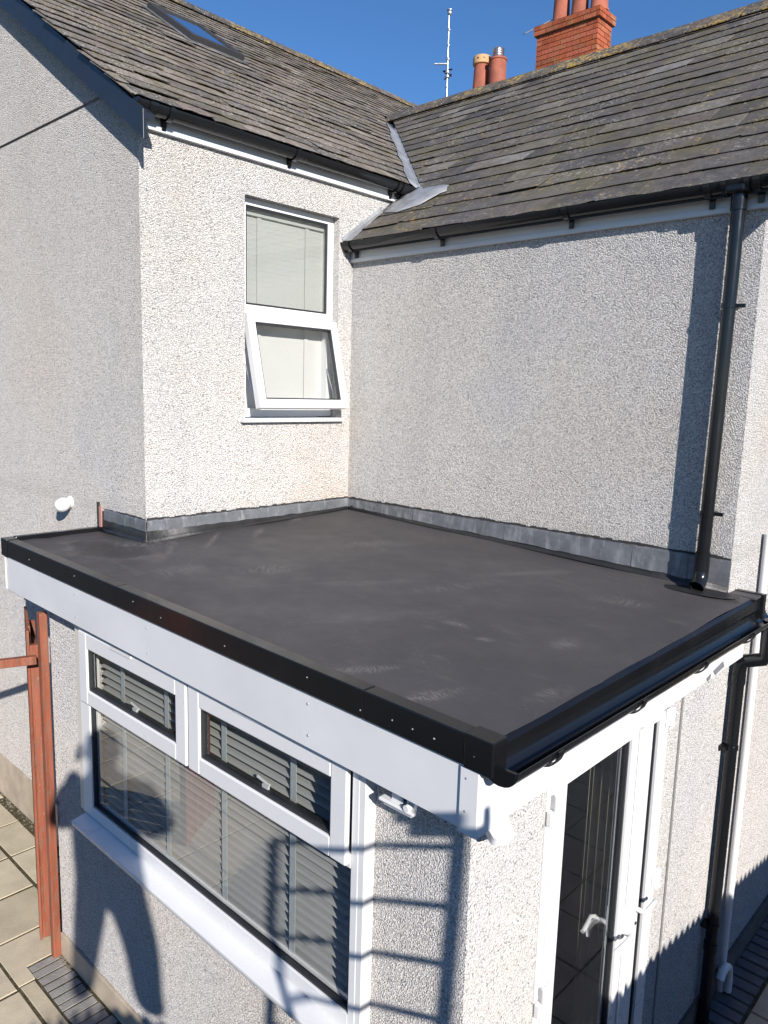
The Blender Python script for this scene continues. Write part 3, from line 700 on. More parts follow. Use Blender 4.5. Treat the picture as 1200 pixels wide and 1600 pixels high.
# ================================================================== extension
ext = thing('flat_roof_extension', 'single storey pebbledashed extension with a black rubber flat roof', 'extension', (1.3, -1.2, GZ))
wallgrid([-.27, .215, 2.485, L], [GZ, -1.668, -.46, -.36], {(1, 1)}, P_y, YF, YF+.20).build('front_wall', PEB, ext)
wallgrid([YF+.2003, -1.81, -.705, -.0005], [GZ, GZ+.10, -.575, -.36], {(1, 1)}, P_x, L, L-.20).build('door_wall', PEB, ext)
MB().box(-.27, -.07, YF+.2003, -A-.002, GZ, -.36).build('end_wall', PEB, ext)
MB().box(-.262, L, YF-.020, YF-.001, GZ, GZ+.158).build('plinth', PLINTH, ext, bevel=.003)
MB().box(L+.001, L+.018, YF+.001, -1.812, GZ, GZ+.155).build('plinth', PLINTH, ext)
MB().box(L+.001, L+.018, -.70, .297, GZ, GZ+.150).build('plinth', plain('dark_plinth_b', (.10, .09, .08), .85, .3, 8, .004), ext)
m = MB(); m.box(L+.0005, L+.006, -.535, -.515, GZ+.16, -.58); m.build('render_bead', RENDJ, ext)
# room
MB().box(-.069, L-.201, YF+.201, -.001, GZ+.05, GZ+.09).build('room_floor', ROOMF, ext)
m = MB(); m.box(-.068, L-.2, -A+.0, -A+.01, GZ+.1, -.4) if 0 else None
MB().box(-.06, .0, -1.76, -.01, GZ+.1, -.38).build('room_wall', ROOM, ext); MB().box(.005, L-.205, -.02, -.003, GZ+.1, -.38).build('room_wall', ROOM, ext)
MB().box(-.068, L-.202, YF+.202, -.003, -.375, -.365).build('room_ceiling', ROOM, ext)
# ---- flat roof
bz = lambda x: -.085-.034*x
fz = lambda x: -.150-.0175*(x+.6)
def mz(x, y): t = min(1, max(0, -y/2.39)); return bz(max(x, 0))*(1-t)+fz(x)*t - (.02*max(0, -x) if t < .9 else 0)
m = MB(); gx = [-.585+i*(3.07+.585)/36 for i in range(37)]; gy = [-2.34+i*(2.34-.004)/24 for i in range(25)]
import itertools
gx = sorted(gx+[0.0]); gy = sorted(gy+[-A-.002, -.004]); idx = {}
def vid(i, j):
    if (i, j) not in idx:
        x, y = gx[i], gy[j]; idx[(i, j)] = len(m.v)
        wob = .0035*sin(x*5.1+y*3.3)+.003*sin(y*9.7-x*4.1)
        m.v.append((x, y, mz(x, y)+wob))
    return idx[(i, j)]
for i in range(len(gx)-1):
    for j in range(len(gy)-1):
        cx_, cy_ = (gx[i]+gx[i+1])/2, (gy[j]+gy[j+1])/2
        if cx_ < 0 and cy_ > -A-.002: continue
        if gx[i+1]-gx[i] < 1e-5 or gy[j+1]-gy[j] < 1e-5: continue
        m.f.append((vid(i, j), vid(i+1, j), vid(i+1, j+1), vid(i, j+1)))
mem = m.build('roof_membrane', EPDM, ext, smooth=True)
MB().box(-.58, 3.0, -2.36, -A-.004, -.35, -.245).build('roof_deck', WIRE, ext); MB().box(.004, 3.0, -A-.003, -.004, -.35, -.245).build('roof_deck', WIRE, ext)
m = MB(); m.add([(L+.002, -.004, mz(3, 0)), (3.09, -.004, mz(3.07, 0)), (3.09, .10, mz(3.07, 0)), (L+.002, .10, mz(3, 0))], [(0, 1, 2, 3)]); m.build('membrane_return', EPDM, ext, solid=.01)
# edge trims (black), following the fall of the roof
Y1 = -2.4155; X1 = 3.107
def tz(x): return -.127-.0175*(x+.607)
def tiltbox(x0, x1, y0, y1, h0, h1):                 # box whose z follows tz
    m = MB(); vs = [(x, y, tz(x)+h) for h in (h0, h1) for y in (y0, y1) for x in (x0, x1)]
    return m.add(vs, [(0, 2, 3, 1), (4, 5, 7, 6), (0, 1, 5, 4), (2, 6, 7, 3), (0, 4, 6, 2), (1, 3, 7, 5)])
for a, b in ((-.607, .83), (.832, 2.56), (2.562, 3.0)):
    tiltbox(a, b, Y1, Y1+.066, -.105, 0).build('edge_trim', BLACKG, ext, bevel=.004)
tiltbox(3.0005, X1, Y1-.003, Y1+.075, -.108, .004).build('corner_trim', BLACKG, ext, bevel=.003)
tiltbox(-.615, -.52, Y1-.003, Y1+.068, -.106, .003).build('corner_trim', BLACKG, ext, bevel=.003)
MB().box(-.612, -.565, Y1+.069, -A-.004, -.235, -.120).build('side_trim', BLACKG, ext, bevel=.005)
m = MB(); m.box(L+.005, X1, .085, .125, -.315, -.178); m.build('side_trim', BLACKG, ext, bevel=.004)
m = MB(); ys_ = [Y1+.076, .084]
m.add([(3.068, ys_[0], mz(3.07, -2.3)-.001), (3.068, ys_[1], mz(3.07, 0)-.001), (3.088, ys_[1], mz(3.07, 0)-.012), (3.088, ys_[0], mz(3.07, -2.3)-.012), (3.089, ys_[0], -.252), (3.089, ys_[1], -.258), (3.07, ys_[1], -.258), (3.07, ys_[0], -.252)],
      [(0, 1, 2, 3), (3, 2, 5, 4), (4, 5, 6, 7), (7, 6, 1, 0), (0, 3, 4, 7), (1, 6, 5, 2)]); m.build('drip_trim', BLACKG, ext)
# fascias
def fz0(x): return tz(x)-.325
m = MB(); vs = [(x, y, z) for x in (-.588, 3.005) for y in (Y1+.012, Y1+.03) for z in (0, 1)]
vs = [(x, y, (tz(x)-.09 if z else fz0(x))) for x, y, z in vs]
m.add(vs, [(0, 2, 3, 1), (4, 5, 7, 6), (0, 1, 5, 4), (2, 6, 7, 3), (0, 4, 6, 2), (1, 3, 7, 5)]); m.build('fascia_board', FASC, ext, bevel=.002)
m = MB(); m.box(-.600, -.5885, Y1+.005, -A-.005, fz0(-.6)+.005, -.24); m.build('fascia_end', CREAMB, ext)
m = MB(); m.box(2.985, 3.057, Y1+.004, Y1+.0115, fz0(3)-.008, tz(3)-.112); m.box(3.045, 3.057, Y1+.012, Y1+.11, fz0(3)-.008, tz(3)-.112); m.build('fascia_corner', FASC, ext, bevel=.003)
MB().box(3.0, 3.02, Y1+.112, .12, -.555, -.36).build('side_fascia', FASC, ext, bevel=.002)
MB().box(-.58, 2.985, Y1+.031, YF-.001, fz0(1)+.012, fz0(1)+.020).build('soffit', UPVC, ext)
MB().box(L+.001, 2.999, YF, .12, -.555, -.545).build('soffit', UPVC, ext)
def screw(x, z, big=.006, y=Y1-.0005, name='screw', mat=SCREW):
    MB().lathe((x, y, z), [(big, 0), (big*.8, .002), (big*.3, .003)], 8, (0, -1, 0)).build(name, mat, ext)
for x in (-.2, .38, 1.0, 1.25, 1.75, 2.27, 2.55, 2.70, 2.79, 2.88, 2.882, 3.04): screw(x, tz(x)-random.choice((.04, .06, .075)), .003)
for x in (.35, 1.10, 2.262): screw(x, tz(x)-.15, .006, Y1+.0115); screw(x+.004, tz(x)-.275, .006, Y1+.0115)
for z in (-.335, -.445): screw(3.012, z, .004, Y1+.0035)
# lead flashings and rubber upstands against the walls
def lead_strip(ax, a0, a1, c, zt, zb, mat, name, lip=.012):
    n = max(3, int(abs(a1-a0)/.06)); m = MB()
    for i in range(n+1):
        t = i/n; a = a0+(a1-a0)*t
        q = lip*.7+random.uniform(-.001, .0015); zb_ = zb(t)+random.uniform(-.004, .004); zt_ = zt(t)
        for o_, z in ((.0015, zt_), (.006, zt_-.012), (q, (zt_+zb_)/2), (q+.002, zb_)):
            m.v.append({'x': (a, c-o_, z), 'y': (c+o_, a, z)}[ax])
    for i in range(n):
        for k in range(3): m.f.append((4*i+k, 4*i+k+1, 4*i+k+5, 4*i+k+4))
    return m.build(name, mat, ext, solid=.003)
side = [0, .72, 1.0, 1.52, 2.0, 2.415, 2.72, L-.002]
for i in range(len(side)-1):
    a, b = side[i]+(.0 if i == 0 else -.02), side[i+1]
    lead_strip('x', a, b, 0-.0005*(i % 2), lambda t: -.004, lambda t, a=a, b=b: -.068-.027*(a+(b-a)*t), LEAD, 'lead_flashing', .010+.004*(i % 2))
wl_ = [-A-.012, -1.15, -.55, 0]
for i in range(3): lead_strip('y', wl_[i], wl_[i+1], 0, lambda t: 0-.0, lambda t: -.072, LEAD, 'lead_flashing', .010+.004*(i % 2))
gl_ = [-.53, -.25, .012]
for i in range(2): lead_strip('x', gl_[i], gl_[i+1], -A-.0005, lambda t, i=i: .010-.006*t if i == 0 else .004-.004*t, lambda t: -.068, LEAD, 'lead_flashing', .012)
m = MB()
def chase(ax, a0, a1, c):
    n = int(abs(a1-a0)/.04)
    for i in range(n):
        a, b = a0+(a1-a0)*i/n, a0+(a1-a0)*(i+1)/n; t = random.uniform(.004, .014); d = random.uniform(.003, .005)
        if ax == 'x': m.box(a, b, c-d, c+.002, -.006, t)
        else: m.box(c-.002, c+d, a, b, -.006, t)
chase('x', .004, L-.004, 0); chase('y', -A+.004, -.004, 0); chase('x', -.50, -.002, -A)
m.build('wall_chase', FELT, ext)
def upstand(pts_, name):
    m = MB()
    for (x, y), (nx, ny), zt_ in pts_:
        zb_ = mz(x, y)-.01; m.v += [(x+nx*.004, y+ny*.004, zt_), (x+nx*.008, y+ny*.008, zb_+.03), (x+nx*.032, y+ny*.032, zb_+.012)]
    for i in range(len(pts_)-1): m.f += [(3*i, 3*i+1, 3*i+4, 3*i+3), (3*i+1, 3*i+2, 3*i+5, 3*i+4)]
    return m.build(name, SKIRT, ext, solid=.004, smooth=True)
upstand([((x, 0), (0, -1), -.01) for x in (.02, .5, 1, 1.5, 2, 2.5, L)], 'upstand')
upstand([((0, y), (1, 0), -.01) for y in (-A, -1.3, -.9, -.4, -.02)], 'upstand')
upstand([((x, -A), (0, -1), -.01) for x in (-.56, -.3, 0, .02)], 'upstand')
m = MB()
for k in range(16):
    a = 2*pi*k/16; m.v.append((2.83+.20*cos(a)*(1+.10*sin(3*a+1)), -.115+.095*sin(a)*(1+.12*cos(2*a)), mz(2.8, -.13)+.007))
m.f.append(tuple(range(16))); m.build('dark_patch', SKIRT, ext, solid=.003)  # thin darker patch on the membrane round the downpipe shoe
MB().box(.012, .30, -A-.11, -A+.25, -.15, -.128) if 0 else None
MB().box(-.625, -.600, -A-.012, -A-.001, -.13, .045).build('slot_trim', FELT, ext)
MB().box(-.592, -.562, -A-.014, -A-.001, -.12, .02).build('timber_stub', plain('pink_timber', (.42, .22, .18), .8), ext)

# ---- front window
F = P_y
fw = MB()
def fb(x0, x1, z0, z1, y0=YW+.0, y1=YW+.07): fw.box(x0, x1, y0, y1, z0, z1)
fb(.240, .345, -1.632, -.47); fb(2.447, 2.484, -1.632, -.47); fb(.345, 2.447, -1.632, -1.568); fb(.345, 2.447, -.946, -.885); fb(.345, 2.447, -.53, -.47); fb(1.350, 1.402, -.885, -.53)
w2 = fw.build('window', UPVC, ext, bevel=.003); tag(w2, 'wide white kitchen window with two small top openers')
MB().box(.1905, .2395, YW+.004, YF+.02, -1.632, -.46).build('trim_strip', CREAMB, w2)
MB().box(2.4845, 2.512, YW+.002, YF+.02, -1.632, -.46).build('trim_strip', UPVC, w2)
m = MB(); m.prism([(YW-.085, -1.655), (YW-.085, -1.668), (YW-.078, -1.690), (YF-.001, -1.690), (YF-.001, -1.634), (YW+.03, -1.634)], 'x', .252, 2.51); m.build('sill', UPVC, w2, bevel=.003)
ring(.345, 2.447, -1.568, -.946, .012, F, YW+.010, YW+.035).build('gasket', GASKET, w2)
m = MB(); m.add([(.35, YW+.028, -1.56), (2.44, YW+.028, -1.56), (2.44, YW+.028, -.95), (.35, YW+.028, -.95)], [(0, 1, 2, 3)]); m.build('pane', GLASS, w2)
for x0, x1 in ((.292, 1.366), (1.386, 2.440)):
    ring(x0, x1, -.929, -.515, .088, F, YW-.024, YW-.0005, wb=.082).build('sash', UPVC, w2, bevel=.006)
    ring(x0+.088, x1-.088, -.847, -.603, .012, F, YW-.012, YW+.030).build('gasket', GASKET, w2)
    m = MB(); m.add([(x0+.09, YW+.002, -.845), (x1-.09, YW+.002, -.845), (x1-.09, YW+.002, -.605), (x0+.09, YW+.002, -.605)], [(0, 1, 2, 3)]); m.build('pane', GLASS, w2)
    xc = (x0+x1)/2
    m = MB(); m.box(xc-.02, xc+.02, YW+.012, YW+.022, -.86, -.82); m.tube([(xc, YW+.02, -.838), (xc-.005, YW+.040, -.834), (xc-.09, YW+.044, -.825)], .007, 8); m.build('handle', UPVC, w2)
    MB().box(xc-.16, xc+.05, YW-.032, YW-.0245, -.528, -.515).build('trickle_vent', UPVC, w2)
bl2 = thing('window_blind', 'grey venetian blind with wide slats hanging in the kitchen window', 'blind', (1.35, YW+.09, -1.6))
z = -.50; yb = YW+.092
MB().box(.36, 2.435, yb-.025, yb+.025, -.49, -.455).build('headrail', BLINDG, bl2)
tl = radians(9)
while z > -1.55:
    m = MB(); pr = [(-.0255, 0), (-.012, .0035), (.012, .0035), (.0255, 0), (.0255, -.0018), (.012, .0015), (-.012, .0015), (-.0255, -.0018)]
    pr = [(yb+a*cos(tl)-b*sin(tl), z-a*sin(tl)*-1+b*cos(tl)) for a, b in pr]
    m.prism(pr, 'x', .365+random.uniform(-.002, .002), 2.43); m.build('slat', BLINDG, bl2); z -= .0445
MB().box(.365, 2.43, yb-.025, yb+.025, -1.575, -1.56).build('bottom_rail', BLINDG, bl2, bevel=.004)
for x in (.62, 1.06, 1.55, 2.04): MB().box(x-.019, x+.019, yb-.031, yb-.029, -1.565, -.47).build('tape', TAPE, bl2)

# ---- door
D = lambda u, v, c: (c, u, v)
df = ring(-1.808, -.707, GZ+.10, -.577, .040, D, L-.065, L+.006).build('door', UPVC, ext, bevel=.003); tag(df, 'white glazed double door')
def leaf(y0, y1, glass0, glass1, zb=GZ+.16, zt=-.622):
    us, vs_ = [y0, glass0, glass1, y1], [zb, zb+.12, zt-.02, zt]
    wallgrid(us, vs_, {(1, 1)}, D, L-.04, L+.022).build('leaf', UPVC, df, bevel=.004)
    ring(glass0, glass1, zb+.12, zt-.02, .013, D, L-.012, L+.010).build('gasket', GASKET, df)
    m = MB(); m.add([(L-.004, glass0+.002, zb+.12), (L-.004, glass1-.002, zb+.12), (L-.004, glass1-.002, zt-.022), (L-.004, glass0+.002, zt-.022)], [(0, 1, 2, 3)])
    m.build('pane', GLASS, df)
leaf(-1.782, -1.035, -1.69, -1.125); leaf(-1.030, -.732, -.905, -.838)
MB().box(L+.0225, L+.036, -1.062, -1.012, GZ+.17, -.62).build('cover_strip', UPVC, df, bevel=.004)
for y, z in ((-1.782, -.70), (-1.782, -1.52), (-1.782, -2.4), (-.724, -.655), (-.724, -1.50), (-.724, -2.4)):
    m = MB(); m.tube([(L+.034, y, z-.05), (L+.034, y, z+.05)], .014, 12); m.box(L+.0225, L+.034, y-.002 if y < -1 else y-.05, y+.055 if y < -1 else y+.002, z-.045, z+.045); m.box(L+.007, L+.030, y-.03 if y < -1 else y, y if y < -1 else y+.025, z-.075, z-.015)
    m.build('hinge', UPVC, df, bevel=.004)
def lever(y, z, sgn, x0):
    m = MB(); m.box(x0, x0+.012, y-.019, y+.019, z-.12, z+.10)
    m.tube([(x0+.01, y, z), (x0+.045, y, z), (x0+.058, y+sgn*.015, z+.002), (x0+.060, y+sgn*.06, z+.010), (x0+.054, y+sgn*.115, z+.004), (x0+.040, y+sgn*.135, z-.012)], [.012, .012, .012, .011, .010, .008], 10)
    m.build('handle', UPVC, df, smooth=True)
    m = MB(); m.lathe((x0+.012, y, z-.075), [(.008, 0), (.008, .004)], 10, (1, 0, 0)); m.build('keyhole', GASKET, df)
lever(-1.085, -1.60, -1, L+.0225); lever(-.955, -1.55, 1, L+.0225)
m = MB(); m.tube([(L-.05, -1.10, -1.585), (L-.10, -1.10, -1.585), (L-.11, -1.13, -1.575), (L-.10, -1.22, -1.60)], .011, 10); m.build('inside_handle', UPVC, df, smooth=True)
cup = thing('door_curtain', 'cream curtain hanging just inside the glazed door', 'curtain', (2.63, -.64, GZ+.09))
m = MB(); n = 28
for i in range(n+1):
    t = i/n; x = 2.545+.16*t; y = -.64+.022*sin(t*pi*7)
    m.v += [(x, y, GZ+.12), (x, y, -.43)]
for i in range(n): m.f.append((2*i, 2*i+2, 2*i+3, 2*i+1))
m.build('fabric', CREAM, cup, smooth=True, solid=.004)
MB().tube([(2.3, -.64, -.425), (2.74, -.64, -.425)], .010, 8).build('curtain_pole', UPVC, cup)

# ---- gutter and pipes on the door wall
ge = thing('rain_gutter', 'black gutter below the right edge of the flat roof', 'gutter', (3.12, -1.1, -.4))
GC, GH = 3.124, -.264
m = MB(); prof = half_round(GC, GH, .060)
def slope_prism(prof, y0, y1, dz_):
    m = MB(); n = len(prof); m.add([(p[0], y0, p[1]) for p in prof]+[(p[0], y1, p[1]+dz_) for p in prof], [(i, (i+1) % n, n+(i+1) % n, n+i) for i in range(n)]+[tuple(range(n-1, -1, -1)), tuple(range(n, 2*n))]); return m
GD = -.022
slope_prism(prof, Y1+.02, .26, GD).build('trough', BLACK, ge, smooth=True)
for a in (-2.16, -1.55, -.92, -.30, .04):
    bracket('y', GC, GH+GD*(a+2.4)/2.66, 3.0205, a, ge, .0645)
stop('y', GC, GH, Y1+.016, ge); union('y', GC, GH+GD, .10, ge, .06, .065); union('y', GC, GH+GD, .02, ge, .03, .065)
MB().tube([(GC, .17, -.33), (GC, .17, -.48)], .038, 18).build('outlet', BLACK, ge, smooth=True)
d2 = thing('downpipe', 'black downpipe on the door wall beside the white waste pipe', 'downpipe', (3.0, .15, GZ))
MB().tube([(GC, .17, -.47), (GC, .17, -.53), (GC-.012, .168, -.555), (3.055, .155, -.575), (3.02, .150, -.585), (3.004, .149, -.61), (3.0, .148, -.66)], .037, 18).build('swan_neck', BLACK, d2, smooth=True)
MB().tube([(3.0, .148, -.63), (3.0, .148, GZ-.01)], .034, 20).build('pipe', BLACK, d2, smooth=True)
for z in (-.66, -2.33): MB().tube([(3.0, .148, z-.06), (3.0, .148, z)], .0385, 20).build('socket', BLACK, d2, smooth=True)
for z in (-1.10, -2.21):
    m = MB(); m.tube([(3.0, .148, z-.012), (3.0, .148, z+.012)], .0385, 18); m.box(2.952, 2.99, .085, .148, z-.012, z+.012); m.build('clip', BLACK, d2)
wp = thing('waste_pipe', 'white plastic waste pipe rising past the end of the flat roof', 'pipe', (2.99, .47, GZ))
MB().tube([(2.985, .475, GZ+.02), (2.985, .475, .09)], .022, 16).build('pipe', UPVC, wp, smooth=True)
m = MB(); arc = [(2.99, .27, -2.66)]+[(3.0+.02*sin(a), .30+.13*(1-cos(a)), -2.66+.13*sin(a)) for a in [pi*.12*i for i in range(1, 6)]]
m.tube([(3.03, .30, -2.66), (3.03, .33, -2.625), (3.03, .39, -2.62), (3.03, .45, -2.66), (3.03, .475, -2.74), (3.03, .475, -2.84)], .024, 14); m.build('bend', UPVC, wp, smooth=True)
# stuck label scraps on the side fascia edge
m = MB()
m.add([(3.022, -.335, -.52), (3.022, -.20, -.50), (3.022, -.175, -.535), (3.022, -.30, -.55)], [(0, 1, 2, 3)]); m.add([(3.0222, -.42, -.535), (3.0222, -.36, -.525), (3.0222, -.37, -.552), (3.0222, -.41, -.554)], [(0, 1, 2, 3)])
m.build('paint_scrap', plain('grey_scrap', (.16, .16, .165), .7, .5, 60), ext, solid=.001)

# ================================================================== small fittings
cm = thing('security_camera', 'small white dome camera high on the left gable wall', 'camera', (-1.04, -A, 0))
MB().lathe((-1.04, -A-.001, -.005), [(.045, 0), (.045, .012), (.03, .02)], 18, (0, -1, 0)).build('base', UPVC, cm, smooth=True)
MB().lathe((-1.04, -A-.02, -.006), [(.030, 0), (.046, .02), (.052, .05), (.046, .08), (.030, .10), (.012, .108)], 20, (.30, -1, -.25)).build('body', UPVC, cm, smooth=True)
m = MB(); m.obox((-.995, -A-.085, -.012), (.8, .6, 0), (0, 0, 1), (.6, -.8, 0), .006, .012, .012); m.build('sensor_eye', GASKET, cm)
pc = thing('security_camera', 'white motion sensor angled out under the flat roof corner', 'sensor', (2.97, -2.27, -.56))
m = MB(); ax = Vector((.80, -.45, -.38)).normalized(); sx_ = Vector((.45, .85, 0)).normalized(); up_ = ax.cross(sx_)
cpt = Vector((3.025, -2.245, -.560))
def capsule(c, a, b, n_, ra, hb, th_):
    m = MB(); pts = []
    for k in range(24):
        t = 2*pi*k/24; x, y = cos(t), sin(t)
        pts.append(Vector(c)+a*(ra*math.copysign(abs(x)**.45, x))+b*(hb*math.copysign(abs(y)**.45, y)))
    vs = [p-n_*th_ for p in pts]+[p+n_*th_*.7 for p in pts]+[Vector(c)+(p-Vector(c))*.8+n_*th_ for p in pts]; n = 24
    m.add(vs, [(i, (i+1) % n, n+(i+1) % n, n+i) for i in range(n)]+[(n+i, n+(i+1) % n, 2*n+(i+1) % n, 2*n+i) for i in range(n)]+[tuple(range(n-1, -1, -1)), tuple(range(2*n, 3*n))]); return m
capsule(cpt, sx_, ax, up_, .042, .058, .020).build('body', UPVC, pc, smooth=True)
m = MB()
for q in (-.008, .006): m.obox(cpt+up_*.0145+ax*q, sx_, ax, up_, .018, .0012, .001)
m.build('marking', GASKET, pc)
MB().tube([(2.952, -2.25, -.56), (2.985, -2.262, -.567)], .016, 10).build('arm', UPVC, pc)
fb_ = thing('floodlight_bracket', 'empty white plastic light bracket under the front fascia', 'bracket', (2.70, YF, -.58))
m = MB(); m.box(2.60, 2.765, YF-.085, YF-.003, -.592, -.578); m.box(2.615, 2.75, YF-.075, YF-.003, -.606, -.5925); m.build('plate', UPVC, fb_, bevel=.006)
m = MB(); m.prism([(2.645, -.5775), (2.70, -.5775), (2.688, -.50), (2.657, -.50)], 'y', YF-.065, YF-.055); m.prism([(2.645, -.5775), (2.70, -.5775), (2.688, -.50), (2.657, -.50)], 'y', YF-.02, YF-.010); m.build('fin', UPVC, fb_, bevel=.003)
MB().box(2.658, 2.690, YF-.0545, YF-.0205, -.577, -.525).build('socket', GASKET, fb_)
m = MB(); m.tube([(2.735, YF-.09, -.568), (2.735, YF-.03, -.568)], .012, 12); m.box(2.715, 2.760, YF-.06, YF-.03, -.5775, -.55); m.build('knuckle', UPVC, fb_)

# ---- red timber gate frame and leaf
gp = thing('gate_post', 'red stained gate post against the left end of the extension', 'post', (-.27, -2.33, GZ))
MB().box(-.298, -.250, -2.352, -2.302, GZ-.02, -.545).build('post', WOOD, gp, bevel=.006)
rd = Vector((-.38, -1, 0)).normalized(); rn = Vector((rd.y, -rd.x, 0))
rail = thing('gate_rail', 'red stained rail running out from the gate post top', 'rail', (-.4, -2.9, -.84))
c_ = Vector((-.285, -2.345, -.845)); MB().obox(c_+rd*.66, rd, rn, (0, 0, 1), .64, .022, .026).build('rail', WOOD, rail, bevel=.004)
far = c_+rd*1.33
p2 = thing('gate_post', 'second red stained post carrying the far end of the rail', 'post', (far.x, far.y, GZ))
MB().obox((far.x, far.y, (GZ-.6)/2), rd, rn, (0, 0, 1), .032, .032, (-.6-GZ)/2).build('post', WOOD, p2, bevel=.006)
gd = Vector((-.94, .34, 0)).normalized(); gn = Vector((-gd.y, gd.x, 0))
if gn.y > 0: gn = -gn
gt = thing('garden_gate', 'red stained timber gate folded open beside its post', 'gate', (-.44, -2.31, GZ+.03))
h0 = Vector((-.425, -2.305, 0))
def gbox(a0, a1, n0, n1, z0, z1): return MB().obox(h0+gd*((a0+a1)/2)+gn*((n0+n1)/2)+Vector((0, 0, (z0+z1)/2)), gd, gn, (0, 0, 1), (a1-a0)/2, (n1-n0)/2, (z1-z0)/2)
gbox(0, .045, -.022, .040, -2.84, -.80).build('stile', WOOD, gt, bevel=.005)
gbox(.55, .59, -.018, .028, -2.84, -.80).build('stile', WOOD, gt, bevel=.004)
for z in (-2.6, -1.75, -.95): gbox(.046, .549, -.016, .028, z-.045, z+.045).build('ledge', WOOD, gt, bevel=.004)
for k in range(6): gbox(-.004+.1*k, .092+.1*k, .0405 if k == 0 else .029, .058 if k == 0 else .048, -2.85, -.70-.0*k).build('board', WOOD, gt, bevel=.004)
for z in (-.98, -1.36, -2.66):
    gbox(-.075, .02, -.044, -.0305, z-.028, z+.028).build('hinge', plain('rusty_iron', (.30, .13, .06), .8, .3, 30), gt)
fn = thing('fence_panel', 'red stained boarded fence panel past the second gate post', 'fence', (far.x-.3, far.y-.6, GZ))
fdv = Vector((-.5, -.86, 0)).normalized(); fnv = Vector((fdv.y, -fdv.x, 0))
for k in range(4):
    c = Vector((far.x, far.y, 0))+fdv*(.10+.125*k); MB().obox((c.x, c.y, (GZ-.9)/2), fdv, fnv, (0, 0, 1), .058, .011, (-.9-GZ)/2).build('board', WOOD, fn, bevel=.003)
for z in (-1.2, -2.5):
    c = Vector((far.x, far.y, 0))+fdv*.29+fnv*.030; MB().obox((c.x, c.y, z), fdv, fnv, (0, 0, 1), .26, .018, .04).build('rail', WOOD, fn)

# ================================================================== neighbouring garage, ladder, photographer (behind the viewpoint; their shadows fall in view)
E0 = Vector((5.551, -2.323, -.62))+SUN*.2; ed = Vector((.386, 1, 0)).normalized(); en = Vector((ed.y, -ed.x, 0))
gar = thing('garage', 'low garage with a corrugated roof behind the viewpoint', 'garage', (E0.x+1.5, E0.y-1, GZ))
m = MB(); NL = 1500; l0, l1 = -7.0, 4.6; rise = math.tan(radians(16))
rows = [(-.0, 0), (1.3, 1), (2.6, 2)]
for i in range(NL+1):
    s_ = l0+(l1-l0)*i/NL; zc = .020*sin(2*pi*s_/.0762)
    for (d_, k) in rows:
        p = E0+ed*s_+en*d_; m.v.append((p.x, p.y, p.z+d_*rise+zc))
for i in range(NL):
    for k in range(2): m.f.append((3*i+k, 3*i+k+1, 3*i+3+k+1, 3*i+3+k))
m.build('corrugated_roof', CORR, gar, smooth=True, solid=.006)
def gq(a, d, z): p = E0+ed*a+en*d; return (p.x, p.y, z)
m = MB(); a0, a1, d0, d1 = l0+.15, l1-.15, .14, 2.5
zt0, zt1 = E0.z+.14*rise-.03, E0.z+2.5*rise-.03
m.add([gq(a0, d0, GZ), gq(a1, d0, GZ), gq(a1, d1, GZ), gq(a0, d1, GZ), gq(a0, d0, zt0), gq(a1, d0, zt0), gq(a1, d1, zt1), gq(a0, d1, zt1)],
      [(0, 1, 5, 4), (1, 2, 6, 5), (2, 3, 7, 6), (3, 0, 4, 7)]); m.build('wall', plain('garage_render', (.34, .32, .29), .9, .15, 4, .004), gar)
ld = thing('ladder', 'aluminium ladder leaning on the garage eave behind the viewpoint', 'ladder', (4.6, -3.3, GZ))
Rt = Vector((4.955, -3.29, -.62))+SUN*.2; Lt = Rt-ed*.42
lean = Vector((-.933*.22, .36*.22, -1)).normalized()
for q in (Rt, Lt):
    m = MB(); t0, t1 = -1.28, (Rt.z-GZ)/-lean.z
    if q is Lt: t0 = -1.10
    m.obox(q+lean*((t0+t1)/2)-en*.05, lean, ed, lean.cross(ed), (t1-t0)/2, .014, .034); m.build('rail', ALU, ld)
t = -1.12
while t < 2.1:
    m = MB(); m.tube([Rt+lean*t-en*.05, Lt+lean*t-en*.05], .014, 8); m.build('rung', ALU, ld); t += .255
m = MB(); m.obox(Rt+lean*-1.20-en*.05-ed*.05, ed, lean, en, .05, .03, .02); m.obox(Rt+lean*-1.26-en*.05-ed*.10, ed, lean, en, .03, .03, .02); m.build('hook', BLACK, ld)

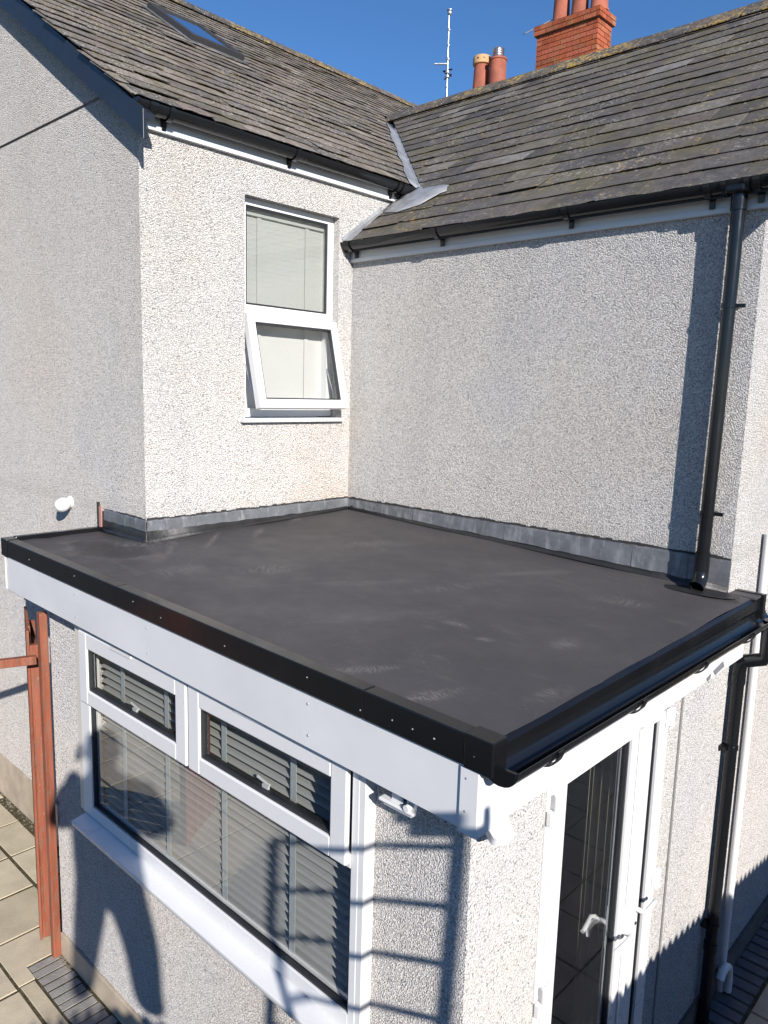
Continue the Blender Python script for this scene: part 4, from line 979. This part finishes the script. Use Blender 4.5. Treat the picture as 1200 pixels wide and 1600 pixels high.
PO = Vector((4.88, -4.47, -.575))+SUN*.2; pf = Vector((-.8, .6, 0)); pr_ = Vector((.6, .8, 0))
per = thing('person', 'person in dark jacket and grey trousers holding a phone up', 'person', PO)
def PP(s_, f_, h): return PO+pr_*s_+pf*f_+Vector((0, 0, h))
def skin(name, joints, edges, mat, root=0, sub=2):
    me = bpy.data.meshes.new(name); me.from_pydata([tuple(PP(*j[:3])) for j in joints], edges, []); me.materials.append(mat)
    o = bpy.data.objects.new(name, me); place(o, per)
    o.modifiers.new('skin', 'SKIN').use_smooth_shade = True
    for i, j in enumerate(joints):
        sv = me.skin_vertices[0].data[i]; sv.radius = (j[3], j[4] if len(j) > 4 else j[3]); sv.use_root = (i == root)
    md = o.modifiers.new('sub', 'SUBSURF'); md.levels = sub; md.render_levels = sub
    return o
body = [(0, 0, .88, .235, .19), (0, .0, 1.08, .245, .19), (0, .01, 1.25, .245, .18), (0, .01, 1.38, .17, .12), (0, .03, 1.50, .068), (0, .06, 1.60, .09), (0, .06, 1.70, .07),
        (-.20, .02, 1.37, .10), (-.275, .08, 1.14, .09), (-.20, .30, 1.41, .045), (.20, .02, 1.37, .10), (.275, .07, 1.17, .09), (-.04, .30, 1.42, .045),
        (-.075, .01, .75, .115), (-.115, .03, .46, .095), (-.15, 0, .11, .076), (-.175, .10, .05, .05), (.115, .01, .75, .12), (.175, .04, .46, .098), (.215, .0, .14, .078), (.24, .10, .08, .05)]
skin('body', body, [(0, 1), (1, 2), (2, 3), (3, 4), (4, 5), (5, 6), (3, 7), (7, 8), (8, 9), (3, 10), (10, 11), (11, 12), (0, 13), (13, 14), (14, 15), (15, 16), (0, 17), (17, 18), (18, 19), (19, 20)], JACKET)
for s_ in (-1, 1):
    k = -.14+s_*.065; j = [(k, .355, 1.44, .022, .028), (k-s_*.01, .39, 1.455, .022, .026), (k-s_*.012, .405, 1.475, .020, .024)]
    e = [(0, 1), (1, 2)]
    for q in range(4):
        n = len(j); b = .035*q/3
        j += [(k-s_*.008, .405-.003*q, 1.455+.022*q, .009), (k-s_*.018, .418-.003*q, 1.455+.023*q, .008), (k-s_*.03, .412-.003*q, 1.455+.023*q, .007)]
        e += [(2 if q > 1 else 1, n), (n, n+1), (n+1, n+2)]
    n = len(j); j += [(k-s_*.02, .375, 1.485, .010), (k-s_*.035, .38, 1.505, .009)]; e += [(1, n), (n, n+1)]
    skin('hand', j, e, SKIN, 0, 1)
hd = MB(); hd.lathe(PP(0, .055, 1.545), [(.045, 0), (.07, .03), (.082, .08), (.086, .12), (.078, .17), (.05, .21), (.015, .225)], 20, (0, 0, 1)); hd.build('head', SKIN, per, smooth=True)
hr = MB(); hr.lathe(PP(0, .045, 1.655), [(.090, -.02), (.092, .02), (.082, .07), (.055, .105), (.015, .12)], 20); hr.build('hair', HAIR, per, smooth=True)
m = MB(); m.obox(PP(0, .145, 1.635), pf, pr_, (0, 0, 1), .016, .012, .022)
for s_ in (-1, 1): m.obox(PP(s_*.088, .05, 1.635), pf, pr_, (0, 0, 1), .02, .008, .03)
m.build('nose_and_ears', SKIN, per, bevel=.006)
for s_ in (-1, 1): MB().obox(PP(s_*.033, .138, 1.66), pf, pr_, (0, 0, 1), .004, .011, .006).build('eye', UPVC, per, bevel=.003)
MB().obox(PP(0, .139, 1.59), pf, pr_, (0, 0, 1), .003, .022, .005).build('mouth', plain('lip', (.35, .14, .12), .5), per)
ph = thing('phone', 'black smartphone held up at the viewpoint', 'phone', CAM-Vector(cf)*.04)
MB().obox(CAM-Vector(cf)*.035, cr, cu, cf, .037, .078, .004).build('case', PHONE, ph, bevel=.003)
